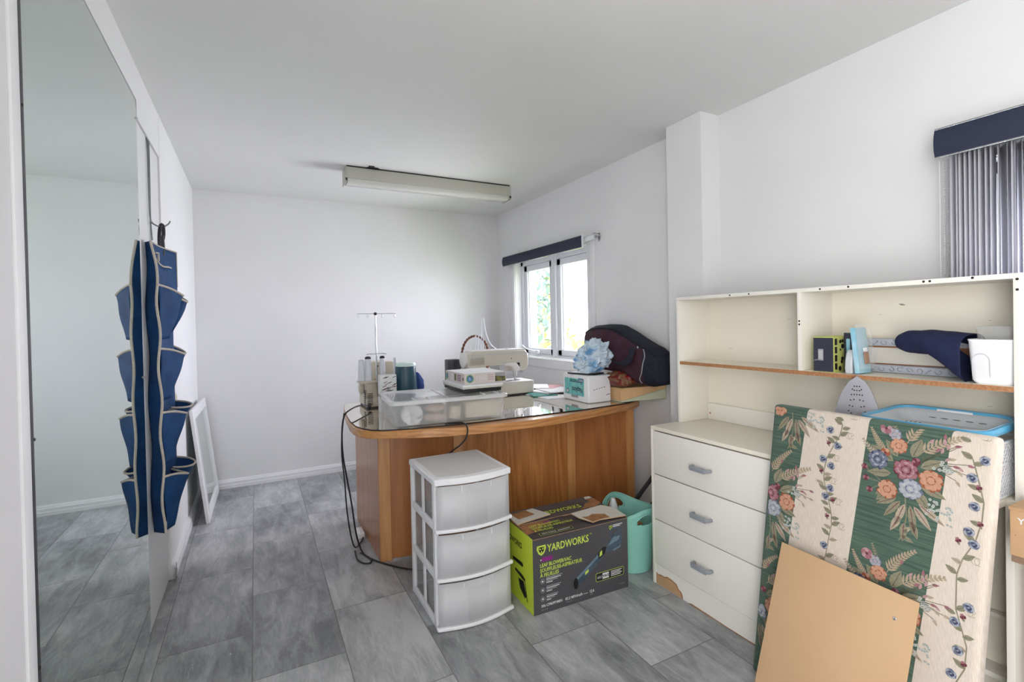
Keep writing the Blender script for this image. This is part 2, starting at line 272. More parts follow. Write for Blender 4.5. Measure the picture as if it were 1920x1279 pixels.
# ------------------------------------------------------------------ mesh helpers
def T(loc=(0, 0, 0), rx=0, ry=0, rz=0):
    return Matrix.Translation(loc) @ Matrix.Rotation(rz, 4, 'Z') @ Matrix.Rotation(ry, 4, 'Y') @ Matrix.Rotation(rx, 4, 'X')
def frame(o, u, v):
    u = Vector(u).normalized(); v = Vector(v); n = u.cross(v).normalized(); v = n.cross(u)
    m = Matrix((u, v, n)).transposed().to_4x4(); return Matrix.Translation(o) @ m
class MB:
    def __init__(s): s.bm = bmesh.new(); s.mats = []
    def mi(s, k):
        if k not in s.mats: s.mats.append(k)
        return s.mats.index(k)
    def box(s, lo, hi, k, bev=0, X=None, seg=2, top=1.0):
        c = [(a + b) / 2 for a, b in zip(lo, hi)]; d = [(b - a) / 2 for a, b in zip(lo, hi)]
        vs = []
        for z in (-1, 1):
            q = top if z > 0 else 1
            for x, y in ((-1, -1), (1, -1), (1, 1), (-1, 1)):
                vs.append(s.bm.verts.new((c[0] + x * d[0] * q, c[1] + y * d[1] * q, c[2] + z * d[2])))
        fs = [s.bm.faces.new([vs[i] for i in f]) for f in ((3, 2, 1, 0), (4, 5, 6, 7), (0, 1, 5, 4), (1, 2, 6, 5), (2, 3, 7, 6), (3, 0, 4, 7))]
        i = s.mi(k)
        for f in fs: f.material_index = i
        if bev:
            es = list({e for f in fs for e in f.edges})
            r = bmesh.ops.bevel(s.bm, geom=es, offset=bev, segments=seg, affect='EDGES', profile=.6)
            vs = list({v for f in r['faces'] for v in f.verts} | {v for v in vs if v.is_valid})
            for f in {f for v in vs for f in v.link_faces}: f.material_index = i
        if X is not None: bmesh.ops.transform(s.bm, matrix=X, verts=list({v for v in vs if v.is_valid}))
        return s
    def prism(s, pts, h, k, X=None, kside=None, ktop=None):
        X = X or Matrix()
        a = [s.bm.verts.new(X @ Vector((p[0], p[1], 0))) for p in pts]; b = [s.bm.verts.new(X @ Vector((p[0], p[1], h))) for p in pts]
        n = len(pts); f = s.bm.faces.new(a[::-1]); f.material_index = s.mi(k)
        f = s.bm.faces.new(b); f.material_index = s.mi(ktop or k)
        for i in range(n):
            f = s.bm.faces.new((a[i], a[(i + 1) % n], b[(i + 1) % n], b[i])); f.material_index = s.mi(kside or k)
        return s
    def poly(s, pts, k, X=None):
        X = X or Matrix()
        f = s.bm.faces.new([s.bm.verts.new(X @ Vector(p if len(p) == 3 else (p[0], p[1], 0))) for p in pts]); f.material_index = s.mi(k); return s
    def hexa(s, p, k):
        v = [s.bm.verts.new(q) for q in p]
        for f in ((3, 2, 1, 0), (4, 5, 6, 7), (0, 1, 5, 4), (1, 2, 6, 5), (2, 3, 7, 6), (3, 0, 4, 7)):
            g = s.bm.faces.new([v[i] for i in f]); g.material_index = s.mi(k)
        return s
    def tube(s, pts, r, k, seg=8, closed=False, smooth=0):
        P = [Vector(p) for p in pts]
        for _ in range(smooth):
            Q = []
            n = len(P)
            for i in range(n - (0 if closed else 1)):
                a, b = P[i], P[(i + 1) % n]; Q += [a * .75 + b * .25, a * .25 + b * .75]
            if not closed: Q = [P[0]] + Q + [P[-1]]
            P = Q
        n = len(P); rings = []; up = None
        for i, p in enumerate(P):
            if closed: d = P[(i + 1) % n] - P[i - 1]
            else: d = P[min(i + 1, n - 1)] - P[max(i - 1, 0)]
            d.normalize()
            if up is None: up = d.orthogonal().normalized()
            else:
                up = (up - d * up.dot(d))
                up = up.normalized() if up.length > 1e-6 else d.orthogonal().normalized()
            w = d.cross(up); rr = r[min(int(i / n * len(r)), len(r) - 1)] if isinstance(r, (list, tuple)) else r
            rings.append([s.bm.verts.new(p + (up * math.cos(2 * PI * j / seg) + w * math.sin(2 * PI * j / seg)) * rr) for j in range(seg)])
        i_ = s.mi(k)
        for a in range(n - (0 if closed else 1)):
            A, B = rings[a], rings[(a + 1) % n]
            for j in range(seg):
                f = s.bm.faces.new((A[j], A[(j + 1) % seg], B[(j + 1) % seg], B[j])); f.material_index = i_
        if not closed:
            f = s.bm.faces.new(rings[0][::-1]); f.material_index = i_; f = s.bm.faces.new(rings[-1]); f.material_index = i_
        return s
    def lathe(s, prof, k, X=None, seg=28, sx=1, sy=1):
        X = X or Matrix(); rings = []
        for r, z in prof:
            rings.append([s.bm.verts.new(X @ Vector((max(r, 1e-4) * sx * math.cos(2 * PI * j / seg), max(r, 1e-4) * sy * math.sin(2 * PI * j / seg), z))) for j in range(seg)])
        i_ = s.mi(k)
        for A, B in zip(rings, rings[1:]):
            for j in range(seg):
                f = s.bm.faces.new((A[j], A[(j + 1) % seg], B[(j + 1) % seg], B[j])); f.material_index = i_
        for R in (rings[0][::-1], rings[-1]):
            f = s.bm.faces.new(R); f.material_index = i_
        return s
    def grid(s, fn, nu, nv, k, closeu=False):
        V = [[s.bm.verts.new(fn(i / nu, j / nv)) for j in range(nv + 1)] for i in range(nu if closeu else nu + 1)]
        L = len(V)
        for i in range(nu):
            for j in range(nv):
                kk = k(i / nu, j / nv) if callable(k) else k
                f = s.bm.faces.new((V[i][j], V[(i + 1) % L][j], V[(i + 1) % L][j + 1], V[i][j + 1])); f.material_index = s.mi(kk)
        return s
    def text(s, body, size, k, X, bold=.0, width=None, align='LEFT'):
        cu = bpy.data.curves.new('t', 'FONT'); cu.body = body; cu.size = size; cu.offset = bold; cu.resolution_u = 2; cu.fill_mode = 'FRONT'
        cu.align_x = align; ob = bpy.data.objects.new('t', cu); COL.objects.link(ob)
        me = ob.to_mesh(); i_ = s.mi(k)
        if len(me.vertices):
            xs = [v.co.x for v in me.vertices]; f = 1
            if width: f = width / (max(xs) - min(xs))
            vs = [s.bm.verts.new(X @ Vector((v.co.x * f, v.co.y, 0))) for v in me.vertices]
            for p in me.polygons:
                try: g = s.bm.faces.new([vs[j] for j in p.vertices]); g.material_index = i_
                except ValueError: pass
        ob.to_mesh_clear(); bpy.data.objects.remove(ob); bpy.data.curves.remove(cu)
        return s
    def disc(s, c, r, k, X=None, n=20, ry=None):
        return s.poly([(c[0] + r * math.cos(2 * PI * i / n), c[1] + (ry or r) * math.sin(2 * PI * i / n), c[2] if len(c) > 2 else 0) for i in range(n)], k, X)
    def ring(s, c, r1, r2, k, X, n=24):
        for i in range(n):
            a, b = 2 * PI * i / n, 2 * PI * (i + 1) / n
            s.poly([(c[0] + r * math.cos(t), c[1] + r * math.sin(t)) for r, t in ((r1, a), (r2, a), (r2, b), (r1, b))], k, X)
        return s
    def build(s, name, parent=None, smooth=35, bevel=0, solid=0, subd=0, fix=True):
        if fix: bmesh.ops.recalc_face_normals(s.bm, faces=s.bm.faces)
        if parent is not None:
            r = parent
            while r.parent: r = r.parent
            bmesh.ops.transform(s.bm, matrix=(Matrix.Translation(r.location) @ r.rotation_euler.to_matrix().to_4x4()).inverted() if r.type == 'EMPTY' and not r.get('_local') else Matrix(), verts=s.bm.verts)
        if smooth:
            for f in s.bm.faces: f.smooth = True
            for e in s.bm.edges:
                if len(e.link_faces) == 2 and e.calc_face_angle(0) > math.radians(smooth): e.smooth = False
        me = bpy.data.meshes.new(name); s.bm.to_mesh(me); s.bm.free()
        for k in s.mats: me.materials.append(M[k])
        o = bpy.data.objects.new(name, me); COL.objects.link(o)
        if parent is not None: o.parent = parent
        if solid: q = o.modifiers.new('s', 'SOLIDIFY'); q.thickness = solid; q.offset = 0
        if bevel: q = o.modifiers.new('b', 'BEVEL'); q.width = bevel; q.segments = 2; q.limit_method = 'ANGLE'; q.angle_limit = math.radians(40)
        if subd: q = o.modifiers.new('d', 'SUBSURF'); q.levels = subd; q.render_levels = subd
        return o
def thing(name, label, cat, loc, rz=0, group=None):
    o = bpy.data.objects.new(name, None); COL.objects.link(o); o.location = loc; o.rotation_euler = (0, 0, rz); o.empty_display_size = .05
    o['label'] = label; o['category'] = cat
    if group: o['group'] = group
    return o
def tag(o, label, cat, group=None, kind=None):
    o['label'] = label; o['category'] = cat
    if group: o['group'] = group
    if kind: o['kind'] = kind
    return o
def struct(o): o['kind'] = 'structure'; return o
def lab(o, l): o['label'] = l; return o

# ------------------------------------------------------------------ room shell
H = 2.207; XL = -.381; XR = 2.072; YB = 4.245; YN = -1.4
b = MB(); b.box((-.9, YN, -.06), (2.5, 4.45, 0), 'floor'); struct(b.build('floor', smooth=0))
b = MB(); b.box((-.6, YN, H), (2.5, 4.45, H + .08), 'ceiling'); struct(b.build('ceiling', smooth=0))
b = MB(); b.box((-.6, YB, 0), (2.5, 4.45, H), 'wall'); struct(b.build('wall_back', smooth=0))
b = MB(); b.box((-.6, 2.832, 0), (XL, YB, H), 'wall'); b.box((-.6, 2.34, 2.006), (-.3825, 2.832, H), 'wall'); b.box((-.6, 1.236, 2.0735), (-.3825, 2.34, H), 'wall')
b.box((-.6, 1.236, 0), (-.44, 2.832, 2.073), 'wall'); b.box((-.6, YN, 0), (XL, -1.15, H), 'jamb'); b.box((-.6, -.15, 0), (XL, 1.195, H), 'jamb'); b.box((-.6, -1.15, 2.05), (XL, -.15, H), 'jamb'); struct(b.build('wall_left', smooth=0))  # unseen doorway opening near the rear is added to let fill light in
b = MB()
wy0, wy1, wz0, wz1 = 2.80, 3.89, .90, 1.735
b.box((XR, 1.94, 0), (2.25, wy0, H), 'wall'); b.box((XR, wy1, 0), (2.25, YB, H), 'wall'); b.box((XR, wy0, 0), (2.25, wy1, wz0), 'wall'); b.box((XR, wy0, wz1), (2.25, wy1, H), 'wall')
b.box((XR + .01, YN, 0), (2.25, -.45, H), 'wall'); b.box((XR + .01, .72, 0), (2.25, 1.712, H), 'wall'); b.box((XR + .01, -.45, 0), (2.25, .72, .85), 'wall'); b.box((XR + .01, -.45, 1.68), (2.25, .72, H), 'wall')
struct(b.build('wall_right', smooth=0))
b = MB(); b.box((1.957, 1.712, 0), (2.25, 1.94, H), 'wall'); struct(b.build('wall_pillar', smooth=0))
b = MB(); b.box((-.6, YN - .15, 0), (2.5, YN, H), 'wall'); struct(b.build('wall_rear', smooth=0))

def baseboard(name, p0, p1, n, extra=None):
    p0, p1, n = Vector(p0), Vector(p1), Vector(n)
    prof = [(0, 0), (.020, 0), (.020, .024), (.0175, .027), (.0175, .046), (.012, .051), (.010, .058), (.004, .065), (0, .065)]
    b = MB(); A = [b.bm.verts.new(p0 + n * x + Vector((0, 0, z))) for x, z in prof]; B = [b.bm.verts.new(p1 + n * x + Vector((0, 0, z))) for x, z in prof]; b.mi('trim')
    for i in range(len(prof)): b.bm.faces.new((A[i], A[(i + 1) % 9], B[(i + 1) % 9], B[i]))
    b.bm.faces.new(A); b.bm.faces.new(B[::-1])
    if extra: extra(b)
    return struct(b.build(name, smooth=20))
baseboard('baseboard_back', (XL, YB, 0), (XR, YB, 0), (0, -1, 0))
def torn(b):
    for k, pts in (('plaster', ((2.79, 0), (2.86, 0), (2.855, .02), (2.875, .035), (2.85, .04), (2.853, .066), (2.835, .082), (2.825, .06), (2.80, .035))), ('hole', ((2.80, .0), (2.85, .0), (2.848, .006), (2.802, .005)))):
        z = .0205 if k == 'plaster' else .0212
        b.prism([(y, h) for y, h in pts], .001, k, frame((XL + z, 0, 0), (0, 1, 0), (0, 0, 1)))
baseboard('baseboard_left', (XL, 2.832, 0), (XL, YB, 0), (1, 0, 0), torn)
baseboard('baseboard_right', (XR, YB, 0), (XR, 1.94, 0), (-1, 0, 0))
# left door frame trim next to the tall mirror
b = MB(); b.box((-.45, 1.196, 0), (-.376, 1.234, H), 'trim', .002); struct(b.build('trim_1'))

# door with over-door knob
b = MB(); b.box((-.43, 2.08, .004), (-.3885, 2.828, 2.003), 'door', .002)
d1 = struct(b.build('door_1'))
b = MB(); X = T((-.390, 2.785, .873), ry=PI / 2)
b.lathe([(.026, 0), (.026, .004), (.010, .008), (.009, .022), (.020, .030), (.024, .040), (.022, .052), (.010, .058), (0, .0585)], 'knob', X, 20); b.build('door_knob', d1)

# tall mirror
t = thing('wall_mirror', 'tall frameless wall mirror with black side channel covering the left door', 'mirror', (-.385, 1.8, 0))
b = MB(); X = frame((-.3880, 0, 0), (0, 1, 0), (0, 0, 1))
pts = [(1.258, .004), (2.30, .004), (2.322, .03), (2.336, .06), (2.334, .5), (2.332, 2.03), (2.318, 2.066), (1.258, 2.070)]
b.prism(pts, .005, 'mirror', X, kside='greyplastic'); b.build('mirror_glass', t, smooth=0)
b = MB(); b.box((-.389, 1.238, 0), (-.379, 1.258, 2.075), 'blackmetal', .001)
for z in (.55, 1.62): b.lathe([(.003, 0), (.003, .001)], 'hole', T((-.379, 1.251, z), ry=PI / 2), 8)
b.build('side_channel', t)
for (y, z) in ((1.262, .985), (2.329, 2.0), (2.329, 1.01), (1.262, .32)):
    b = MB(); b.box((-.3845, y - .008, z - .006), (-.381, y + .008, z + .006), 'clear', .001); b.lathe([(.003, 0), (.003, .003), (0, .0035)], 'steel', T((-.381, y, z), ry=PI / 2), 8); b.build('clip', t)

# window in the right wall
def window(name, y0, y1, z0, z1, mull, x0=2.13, casing=(.075, .14), top=.06):
    xr = XR
    w = MB(); w.box((x0, y0, z0), (x0 + .08, y0 + .04, z1), 'pvc', .003); w.box((x0, y1 - .04, z0), (x0 + .08, y1, z1), 'pvc', .003)
    w.box((x0, y0, z1 - .045), (x0 + .08, y1, z1), 'pvc', .003); w.box((x0, y0, z0), (x0 + .08, y1, z0 + .02), 'pvc', .003)
    w.box((x0 - .005, mull - .03, z0), (x0 + .08, mull + .03, z1), 'pvc', .003)
    # reveal lining
    w.box((xr - .001, y0, z0), (x0, y1, z0 + .004), 'trim'); w.box((xr - .001, y1 - .004, z0), (x0, y1 - .001, z1), 'trim'); w.box((xr - .001, y0 + .001, z0), (x0, y0 + .004, z1), 'trim'); w.box((xr - .001, y0, z1 - .004), (x0, y1, z1 - .001), 'trim')
    o = struct(w.build(name))
    c = MB()
    for (a0, a1) in ((y1, y1 + casing[1]), (y0 - casing[0], y0)):
        c.box((xr - .012, a0, z0 - .08), (xr, a1, z1 + top), 'trim', .003)
        n = 4
        for i in range(n):
            a = a0 + (a1 - a0) * (i + .5) / n; c.box((xr - .017, a - .007, z0 - .08), (xr - .011, a + .007, z1 + top), 'trim', .003)
    c.box((xr - .014, y0, z1), (xr, y1, z1 + top), 'trim', .003); c.box((xr - .012, y0, z0 - .075), (xr, y1, z0), 'trim', .003)
    c.box((xr - .022, y0 - .0, z0 - .014), (xr + .05, y1, z0 - .002), 'trim', .003)
    c.build('window_casing', o)
    for a0, a1 in ((y0 + .04, mull - .03), (mull + .03, y1 - .04)):
        s_ = MB(); st = .052; za, zb = z0 + .022, z1 - .047
        s_.box((x0 + .012, a0, za), (x0 + .06, a0 + st, zb), 'pvc', .004); s_.box((x0 + .012, a1 - st, za), (x0 + .06, a1, zb), 'pvc', .004)
        s_.box((x0 + .012, a0, za), (x0 + .06, a1, za + st - .006), 'pvc', .004); s_.box((x0 + .012, a0, zb - st), (x0 + .06, a1, zb), 'pvc', .004)
        for i, q in enumerate((.010, .020)):   # stepped glazing bead
            s_.box((x0 + .018 + .008 * i, a0 + st, za + st - .006), (x0 + .05, a0 + st + q - .006, zb - st), 'pvc', .002); s_.box((x0 + .018 + .008 * i, a1 - st - q + .006, za + st - .006), (x0 + .05, a1 - st, zb - st), 'pvc', .002)
        sh = s_.build('sash', o)
        g = MB(); g.box((x0 + .038, a0 + st - .004, za + st - .01), (x0 + .042, a1 - st + .004, zb - st + .004), 'glass'); g.build('pane', sh, smooth=0)
    return o
w1 = window('window_1', wy0, wy1, wz0, wz1, 3.345)
w2 = window('window_2', -.45, .72, .85, 1.68, .13, casing=(.05, .055))
b = MB(); b.lathe([(.02, 0), (.018, .018), (.012, .028), (0, .03)], 'pvc', T((2.118, 3.60, .925), rx=0), 16, 1, 1.6)
b.tube([(2.115, 3.60, .945), (2.085, 3.64, .95), (2.06, 3.70, .965), (2.05, 3.745, .995)], .006, 'pvc', 8, smooth=2); b.build('crank_handle', w1)

# valances and blind
def valance(name, label, y0, y1, z0, z1, xf, xw, bracket_y, slats=None):
    t = thing(name, label, 'window blind', (xw, (y0 + y1) / 2, z1))
    b = MB()
    pr = [(0, z0), (-.007, z0 + .02), (-.009, (z0 + z1) / 2), (-.007, z1 - .02), (0, z1), (.004, z1), (.004, z0)]
    b.prism([(xf + .009 + x, z) for x, z in pr], y1 - y0, 'navyval', frame((0, y1, 0), (1, 0, 0), (0, 0, 1)))
    b.build('fabric_panel', t, smooth=30)
    b = MB(); b.box((xf + .008, y0 - .002, z0 - .004), (xf + .018, y1, z0 + .001), 'steel', .001); b.box((xf + .008, y0 - .002, z1 - .001), (xf + .018, y1, z1 + .004), 'steel', .001)
    b.box((xf + .001, y0 - .005, z0 - .004), (xf + .016, y0, z1 + .004), 'pvc', .001); b.build('edge_strip', t)
    b = MB(); b.box((xf + .03, bracket_y, z1 - .042), (xw - .02, y1, z1 - .012), 'pvc', .002); b.box((xf + .014, y0, z1 - .01), (xf + .03, y1, z1 - .006), 'pvc')
    b.lathe([(.014, 0), (.014, .004), (.006, .006), (.006, .012), (0, .013)], 'steel', T(((xf + xw) / 2, bracket_y, z1 - .027), rx=PI / 2), 14); b.build('headrail', t)
    for y in (bracket_y + .008, (y0 + y1) / 2, y1 - .05):
        b = MB(); b.box((xw - .002, y - .01, z1 - .055), (xw, y + .01, z1 + .002), 'steel', .0008); b.box((xf + .02, y - .01, z1 - .004), (xw, y + .01, z1 - .0015), 'steel', .0006); b.build('bracket', t)
    return t
valance('window_valance', 'short navy fabric valance over the uncovered window above the desk', 2.78, 4.005, 1.702, 1.782, 2.0, XR, 2.665)
t = valance('vertical_blind', 'grey vertical slat blind bunched open under a navy valance above the shelving unit', -.5, .779, 1.694, 1.781, 1.948, XR + .01, -.5)
yy = .752
for i in range(34):
    b = MB(); a = random.choice((.10, .16, .22, .13)) if i < 7 else random.choice((.2, .5, .75, .35, .6)); zc = .80
    w = .044
    def fn(u, v, a=a, y=yy):
        s_ = (u - .5) * 2 * w; c = .0035 * (1 - (2 * u - 1) ** 2)
        return Vector((2.018 + s_ * math.cos(a) + c * math.sin(a), y + s_ * math.sin(a) * .8 - c, zc + v * (1.70 - zc)))
    b.grid(fn, 5, 1, 'slat' if i % 4 else 'slatlight'); b.build('slat', t, solid=.0008, fix=False)
    yy -= .0118 if i < 20 else .03
b = MB()
for dy, x in ((.772, 2.00), (.766, 2.012)):
    z = 1.69
    while z > 1.2:
        b.box((x - .0022, dy - .0022, z - .0022), (x + .0022, dy + .0022, z + .0022), 'greyplastic', .0009, seg=1); z -= .0062
    b.tube([(x, dy, 1.69), (x, dy, 1.2)], .0006, 'pvc', 4)
b.build('bead_chain', t)
b = MB(); b.tube([(2.0, .784, 1.69), (2.0, .783, 1.15)], .0012, 'pvc', 5); b.build('cord', t)

# ceiling lamp
t = thing('fluorescent_light', 'long cream fluorescent strip light mounted on the ceiling', 'ceiling light', (1.115, 3.30, H))
b = MB(); x0, x1 = .533, 1.70
b.prism([(3.235, 2.1985), (3.235, 2.150), (3.245, 2.128), (3.365, 2.128), (3.375, 2.150), (3.375, 2.1985)], x1 - x0, 'lightmetal', frame((x0, 0, 0), (0, 1, 0), (0, 0, 1)))
b.build('housing', t, bevel=.002)
b = MB(); b.box((x0 + .005, 3.24, 2.1985), (x1 - .005, 3.37, 2.2068), 'hole'); b.build('gap_shade', t, smooth=0)  # near-black strip stands in for the shade between housing and ceiling
b = MB(); b.prism([(3.25, 2.129), (3.252, 2.112), (3.265, 2.102), (3.345, 2.102), (3.358, 2.112), (3.36, 2.129)], x1 - x0 - .02, 'lens', frame((x0 + .01, 0, 0), (0, 1, 0), (0, 0, 1))); b.build('lens', t, smooth=60)
for x in (x0 - .003, x1 - .003):
    b = MB(); b.box((x, 3.238, 2.1), (x + .006, 3.372, 2.197), 'lightmetal', .001); b.box((x - .001, 3.236, 2.112), (x + .007, 3.243, 2.128), 'hole'); b.build('end_cap', t)
b = MB(); b.lathe([(.040, 0), (.040, -.004), (.0, -.0045)], 'black', T((.70, 3.235, H)), 16, 1, .5); b.box((.665, 3.19, H - .006), (.70, 3.205, H - .002), 'black'); b.build('cable_entry', t)

# ------------------------------------------------------------------ outside
b = MB(); b.box((2.6, -6, -.75), (40, 40, -.7), 'grass'); o = b.build('ground', smooth=0); struct(o)
def tree(name, label, x, y, z0, h, r, k, n, size, cone=False, trunk=.08):
    t = thing(name, label, 'tree' if trunk > .04 else 'bush', (x, y, z0), 0)
    b = MB(); b.tube([(x, y, z0), (x + .02, y, z0 + h * .4), (x, y + .03, z0 + h * .8)], [trunk, trunk * .8, trunk * .5], 'bark', 8)
    for i in range(5):
        a = i * 1.3; b.tube([(x, y, z0 + h * (.3 + .1 * i)), (x + math.cos(a) * r * .6, y + math.sin(a) * r * .6, z0 + h * (.4 + .1 * i))], trunk * .25, 'bark', 5)
    b.build('trunk', t)
    b = MB(); rn = random.Random(n + int(x * 10))
    for i in range(n):
        while True:
            u = Vector((rn.uniform(-1, 1), rn.uniform(-1, 1), rn.uniform(-1, 1)))
            if .2 < u.length < 1: break
        if cone: zz = rn.random(); q = (1 - zz) * 1; p = Vector((x + u.x * r * q, y + u.y * r * q, z0 + h * (.15 + .85 * zz)))
        else: p = Vector((x + u.x * r, y + u.y * r, z0 + h * .55 + u.z * h * .45))
        X = T(p, rn.uniform(0, 6), rn.uniform(0, 6), rn.uniform(0, 6)); s_ = size * rn.uniform(.6, 1.3)
        b.poly([(-s_, 0), (0, -s_ * .4), (s_, 0), (0, s_ * .4)], k, X)
    b.build('foliage', t, smooth=0, fix=False)
tree('conifer', 'blue green conifer seen at the top of the left window pane', 4.6, 8.6, -.7, 4.8, .9, 'leafC', 900, .10)
tree('bush', 'yellow green bush low in the left window pane', 4.2, 6.4, -.7, 1.75, .7, 'leafA', 700, .07, trunk=.03)
tree('bush', 'yellow green bush low in the right window pane', 6.0, 7.2, -.7, 1.75, .9, 'leafA', 700, .07, trunk=.03)
tree('tree', 'sparse grey green tree behind the right window pane', 8.2, 9.3, -.7, 3.2, 1.0, 'leafB', 260, .10)
tree('tree', 'pale leafy tree standing behind the window mullion', 7.2, 12.6, -.7, 3.4, 1.2, 'leafA', 400, .11)

# ------------------------------------------------------------------ desk
t = thing('desk', 'orange oak reception style desk with bowed front and glass top', 'desk', (1.25, 2.7, 0))
ol = [(.475, 3.16), (.44, 2.95), (.42, 2.74), (.406, 2.55), (.406, 2.44), (.42, 2.375), (.45, 2.322), (.50, 2.282), (.57, 2.245), (.68, 2.195), (.82, 2.15), (1.0, 2.12), (1.2, 2.108), (1.4, 2.122), (1.56, 2.148), (1.75, 2.182), (1.9, 2.218), (2.0, 2.255), (2.064, 2.30), (2.064, 3.16)]
b = MB(); b.prism(ol, .040, 'oakedge', T((0, 0, .6675))); b.build('top', t, smooth=40, bevel=.004)
gl = [(.478, 3.155), (.445, 2.95), (.425, 2.74), (.414, 2.56), (.416, 2.43), (.432, 2.36), (.462, 2.30), (.51, 2.262), (.60, 2.236), (.83, 2.203), (1.05, 2.194), (1.256, 2.190), (1.59, 2.190), (1.9, 2.222), (2.0, 2.262), (2.058, 2.31), (2.058, 3.155)]
b = MB(); b.prism(gl, .0055, 'deskglass', T((0, 0, .7080)), kside='blackink', ktop='deskglass'); lab(b.build('glass_top', t, smooth=0), 'reflective glass sheet with dark edge')
path = [(.532, 3.13), (.532, 2.500), (.590, 2.487), (.935, 2.415), (1.588, 2.368), (1.975, 2.318)]
def panel(b, p, q, k, th=.018, z0=0, z1=.6675):
    p, q = Vector((*p, 0)), Vector((*q, 0)); d = (q - p).normalized(); n = Vector((-d.y, d.x, 0))
    b.hexa([p + Vector((0, 0, z0)), q + Vector((0, 0, z0)), q + n * th + Vector((0, 0, z0)), p + n * th + Vector((0, 0, z0)), p + Vector((0, 0, z1)), q + Vector((0, 0, z1)), q + n * th + Vector((0, 0, z1)), p + n * th + Vector((0, 0, z1))], k)
b = MB(); panel(b, path[0], path[1], 'oakdark'); b.build('side_panel', t, smooth=0)
b = MB(); panel(b, path[1], path[2], 'oakstile', .03); b.build('corner_post', t, smooth=0, bevel=.003)
for i, k in ((2, 'oakdark'), (3, 'oak'), (4, 'oakdark')):
    b = MB(); panel(b, path[i], path[i + 1], k, z0=.012); b.build('front_panel', t, smooth=0)
def stile(x, y, w, ang):
    b = MB(); b.box((-w / 2, -.012, .005), (w / 2, .012, .6675), 'oakstile', .003, T((x, y, 0), rz=ang)); b.build('stile', t)
stile(.928, 2.418, .05, -.17); stile(1.598, 2.366, .05, -.09); stile(1.995, 2.316, .05, -.12)
b = MB(); b.box((1.99, 2.32, 0), (2.015, 3.13, .6675), 'oakdark'); b.build('side_panel', t, smooth=0)

# storage bin on the desk
bx = T((.563, 2.262, 0), rz=-.07)
def bp_(x, y, z): return bx @ Vector((x, y, z))
t = thing('storage_bin', 'translucent plastic storage bin with clear lid full of sewing supplies', 'bin', (bp_(.28, .18, 0).x, bp_(.28, .18, 0).y, .7137))
b = MB()
def rr(x0, y0, x1, y1, r, n=4):
    out = []
    for cx, cy, a0 in ((x1 - r, y0 + r, -PI / 2), (x1 - r, y1 - r, 0), (x0 + r, y1 - r, PI / 2), (x0 + r, y0 + r, PI)):
        for i in range(n + 1): a = a0 + PI / 2 * i / n; out.append((cx + r * math.cos(a), cy + r * math.sin(a)))
    return out
def loft(b, rings, k, caps=(True, False), X=Matrix()):
    V = [[b.bm.verts.new(X @ Vector((p[0], p[1], z))) for p in ring] for ring, z in rings]; n = len(V[0]); i_ = b.mi(k)
    for A, B in zip(V, V[1:]):
        for j in range(n): f = b.bm.faces.new((A[j], A[(j + 1) % n], B[(j + 1) % n], B[j])); f.material_index = i_
    if caps[0]: f = b.bm.faces.new(V[0][::-1]); f.material_index = i_
    if caps[1]: f = b.bm.faces.new(V[-1]); f.material_index = i_
loft(b, [(rr(.012, .012, .53, .35, .03), .7137), (rr(.0, .0, .542, .362, .035), .72), (rr(-.012, -.012, .554, .374, .035), .815), (rr(-.018, -.018, .56, .38, .035), .822)], 'binplastic', X=bx)
b.build('bin_body', t)
b = MB(); loft(b, [(rr(-.024, -.024, .566, .386, .036), .820), (rr(-.024, -.024, .566, .386, .036), .834), (rr(-.016, -.016, .558, .378, .034), .838), (rr(-.004, -.004, .546, .366, .03), .838), (rr(.006, .006, .536, .356, .03), .833), (rr(.25, .15, .30, .2, .01), .833)], 'clearlid', (False, True), bx)
b.box((.255, .01, .833), (.262, .35, .8365), 'clearlid', .001, bx)
b.build('lid', t, smooth=30)
for x in (.09, .44):
    b = MB(); b.box((x, -.0, .8335), (x + .075, .07, .8385), 'clear', .002, bx); b.box((x, -.0, .8335), (x + .004, .07, .841), 'whiteplastic', .001, bx); b.box((x + .073, .0, .8335), (x + .077, .07, .841), 'whiteplastic', .001, bx); b.build('latch', t)
# contents
r_ = MB(); X = T(bp_(.085, .035, .766), rz=-.07) @ Matrix.Rotation(PI / 2, 4, 'X')
r_.lathe([(.013, -.02), (.048, -.02), (.050, -.017), (.050, .017), (.048, .02), (.013, .02), (.012, .016), (.012, -.016)], 'rollpaper', X, 32); r_.disc((0, 0, .0205), .012, 'greyplastic', X)
r_.box((-.012, -.043, .0202), (-.008, -.018, .0207), 'bluegrey', X=X @ T(rz=.1)); r_.box((.012, -.036, .0202), (.034, -.022, .0207), 'bluegrey', X=X @ T(rz=.5)); r_.box((.002, -.046, .0202), (.008, -.026, .0207), 'greyink', X=X)
tag(r_.build('ribbon_roll'), 'large white roll with a hole at the left end inside the translucent bin', 'roll')
def blob(name, c, r, k, label, cat, n=16, amp=.18, fr=3, seed=0, parent=None, kk=None):
    b = MB(); c = Vector(c)
    def fn(u, v):
        th = u * 2 * PI; ph = v * PI; d = Vector((math.sin(ph) * math.cos(th), math.sin(ph) * math.sin(th), math.cos(ph)))
        q = 1 + amp * noise.noise(d * fr + Vector((seed, 0, 0))) + amp * .5 * noise.noise(d * fr * 2.7 + Vector((seed, 5, 0)))
        return c + Vector((d.x * r[0], d.y * r[1], d.z * r[2])) * q
    b.grid(fn, n * 2, n, kk or k, closeu=True); bmesh.ops.remove_doubles(b.bm, verts=b.bm.verts, dist=1e-5)
    o = b.build(name, parent, smooth=60)
    if label: tag(o, label, cat)
    return o
blob('yarn_bag', bp_(.205, .06, .785), (.05, .035, .022), 'skinbag', 'upper peach bundle in clear wrap inside the bin', 'bag', seed=3)
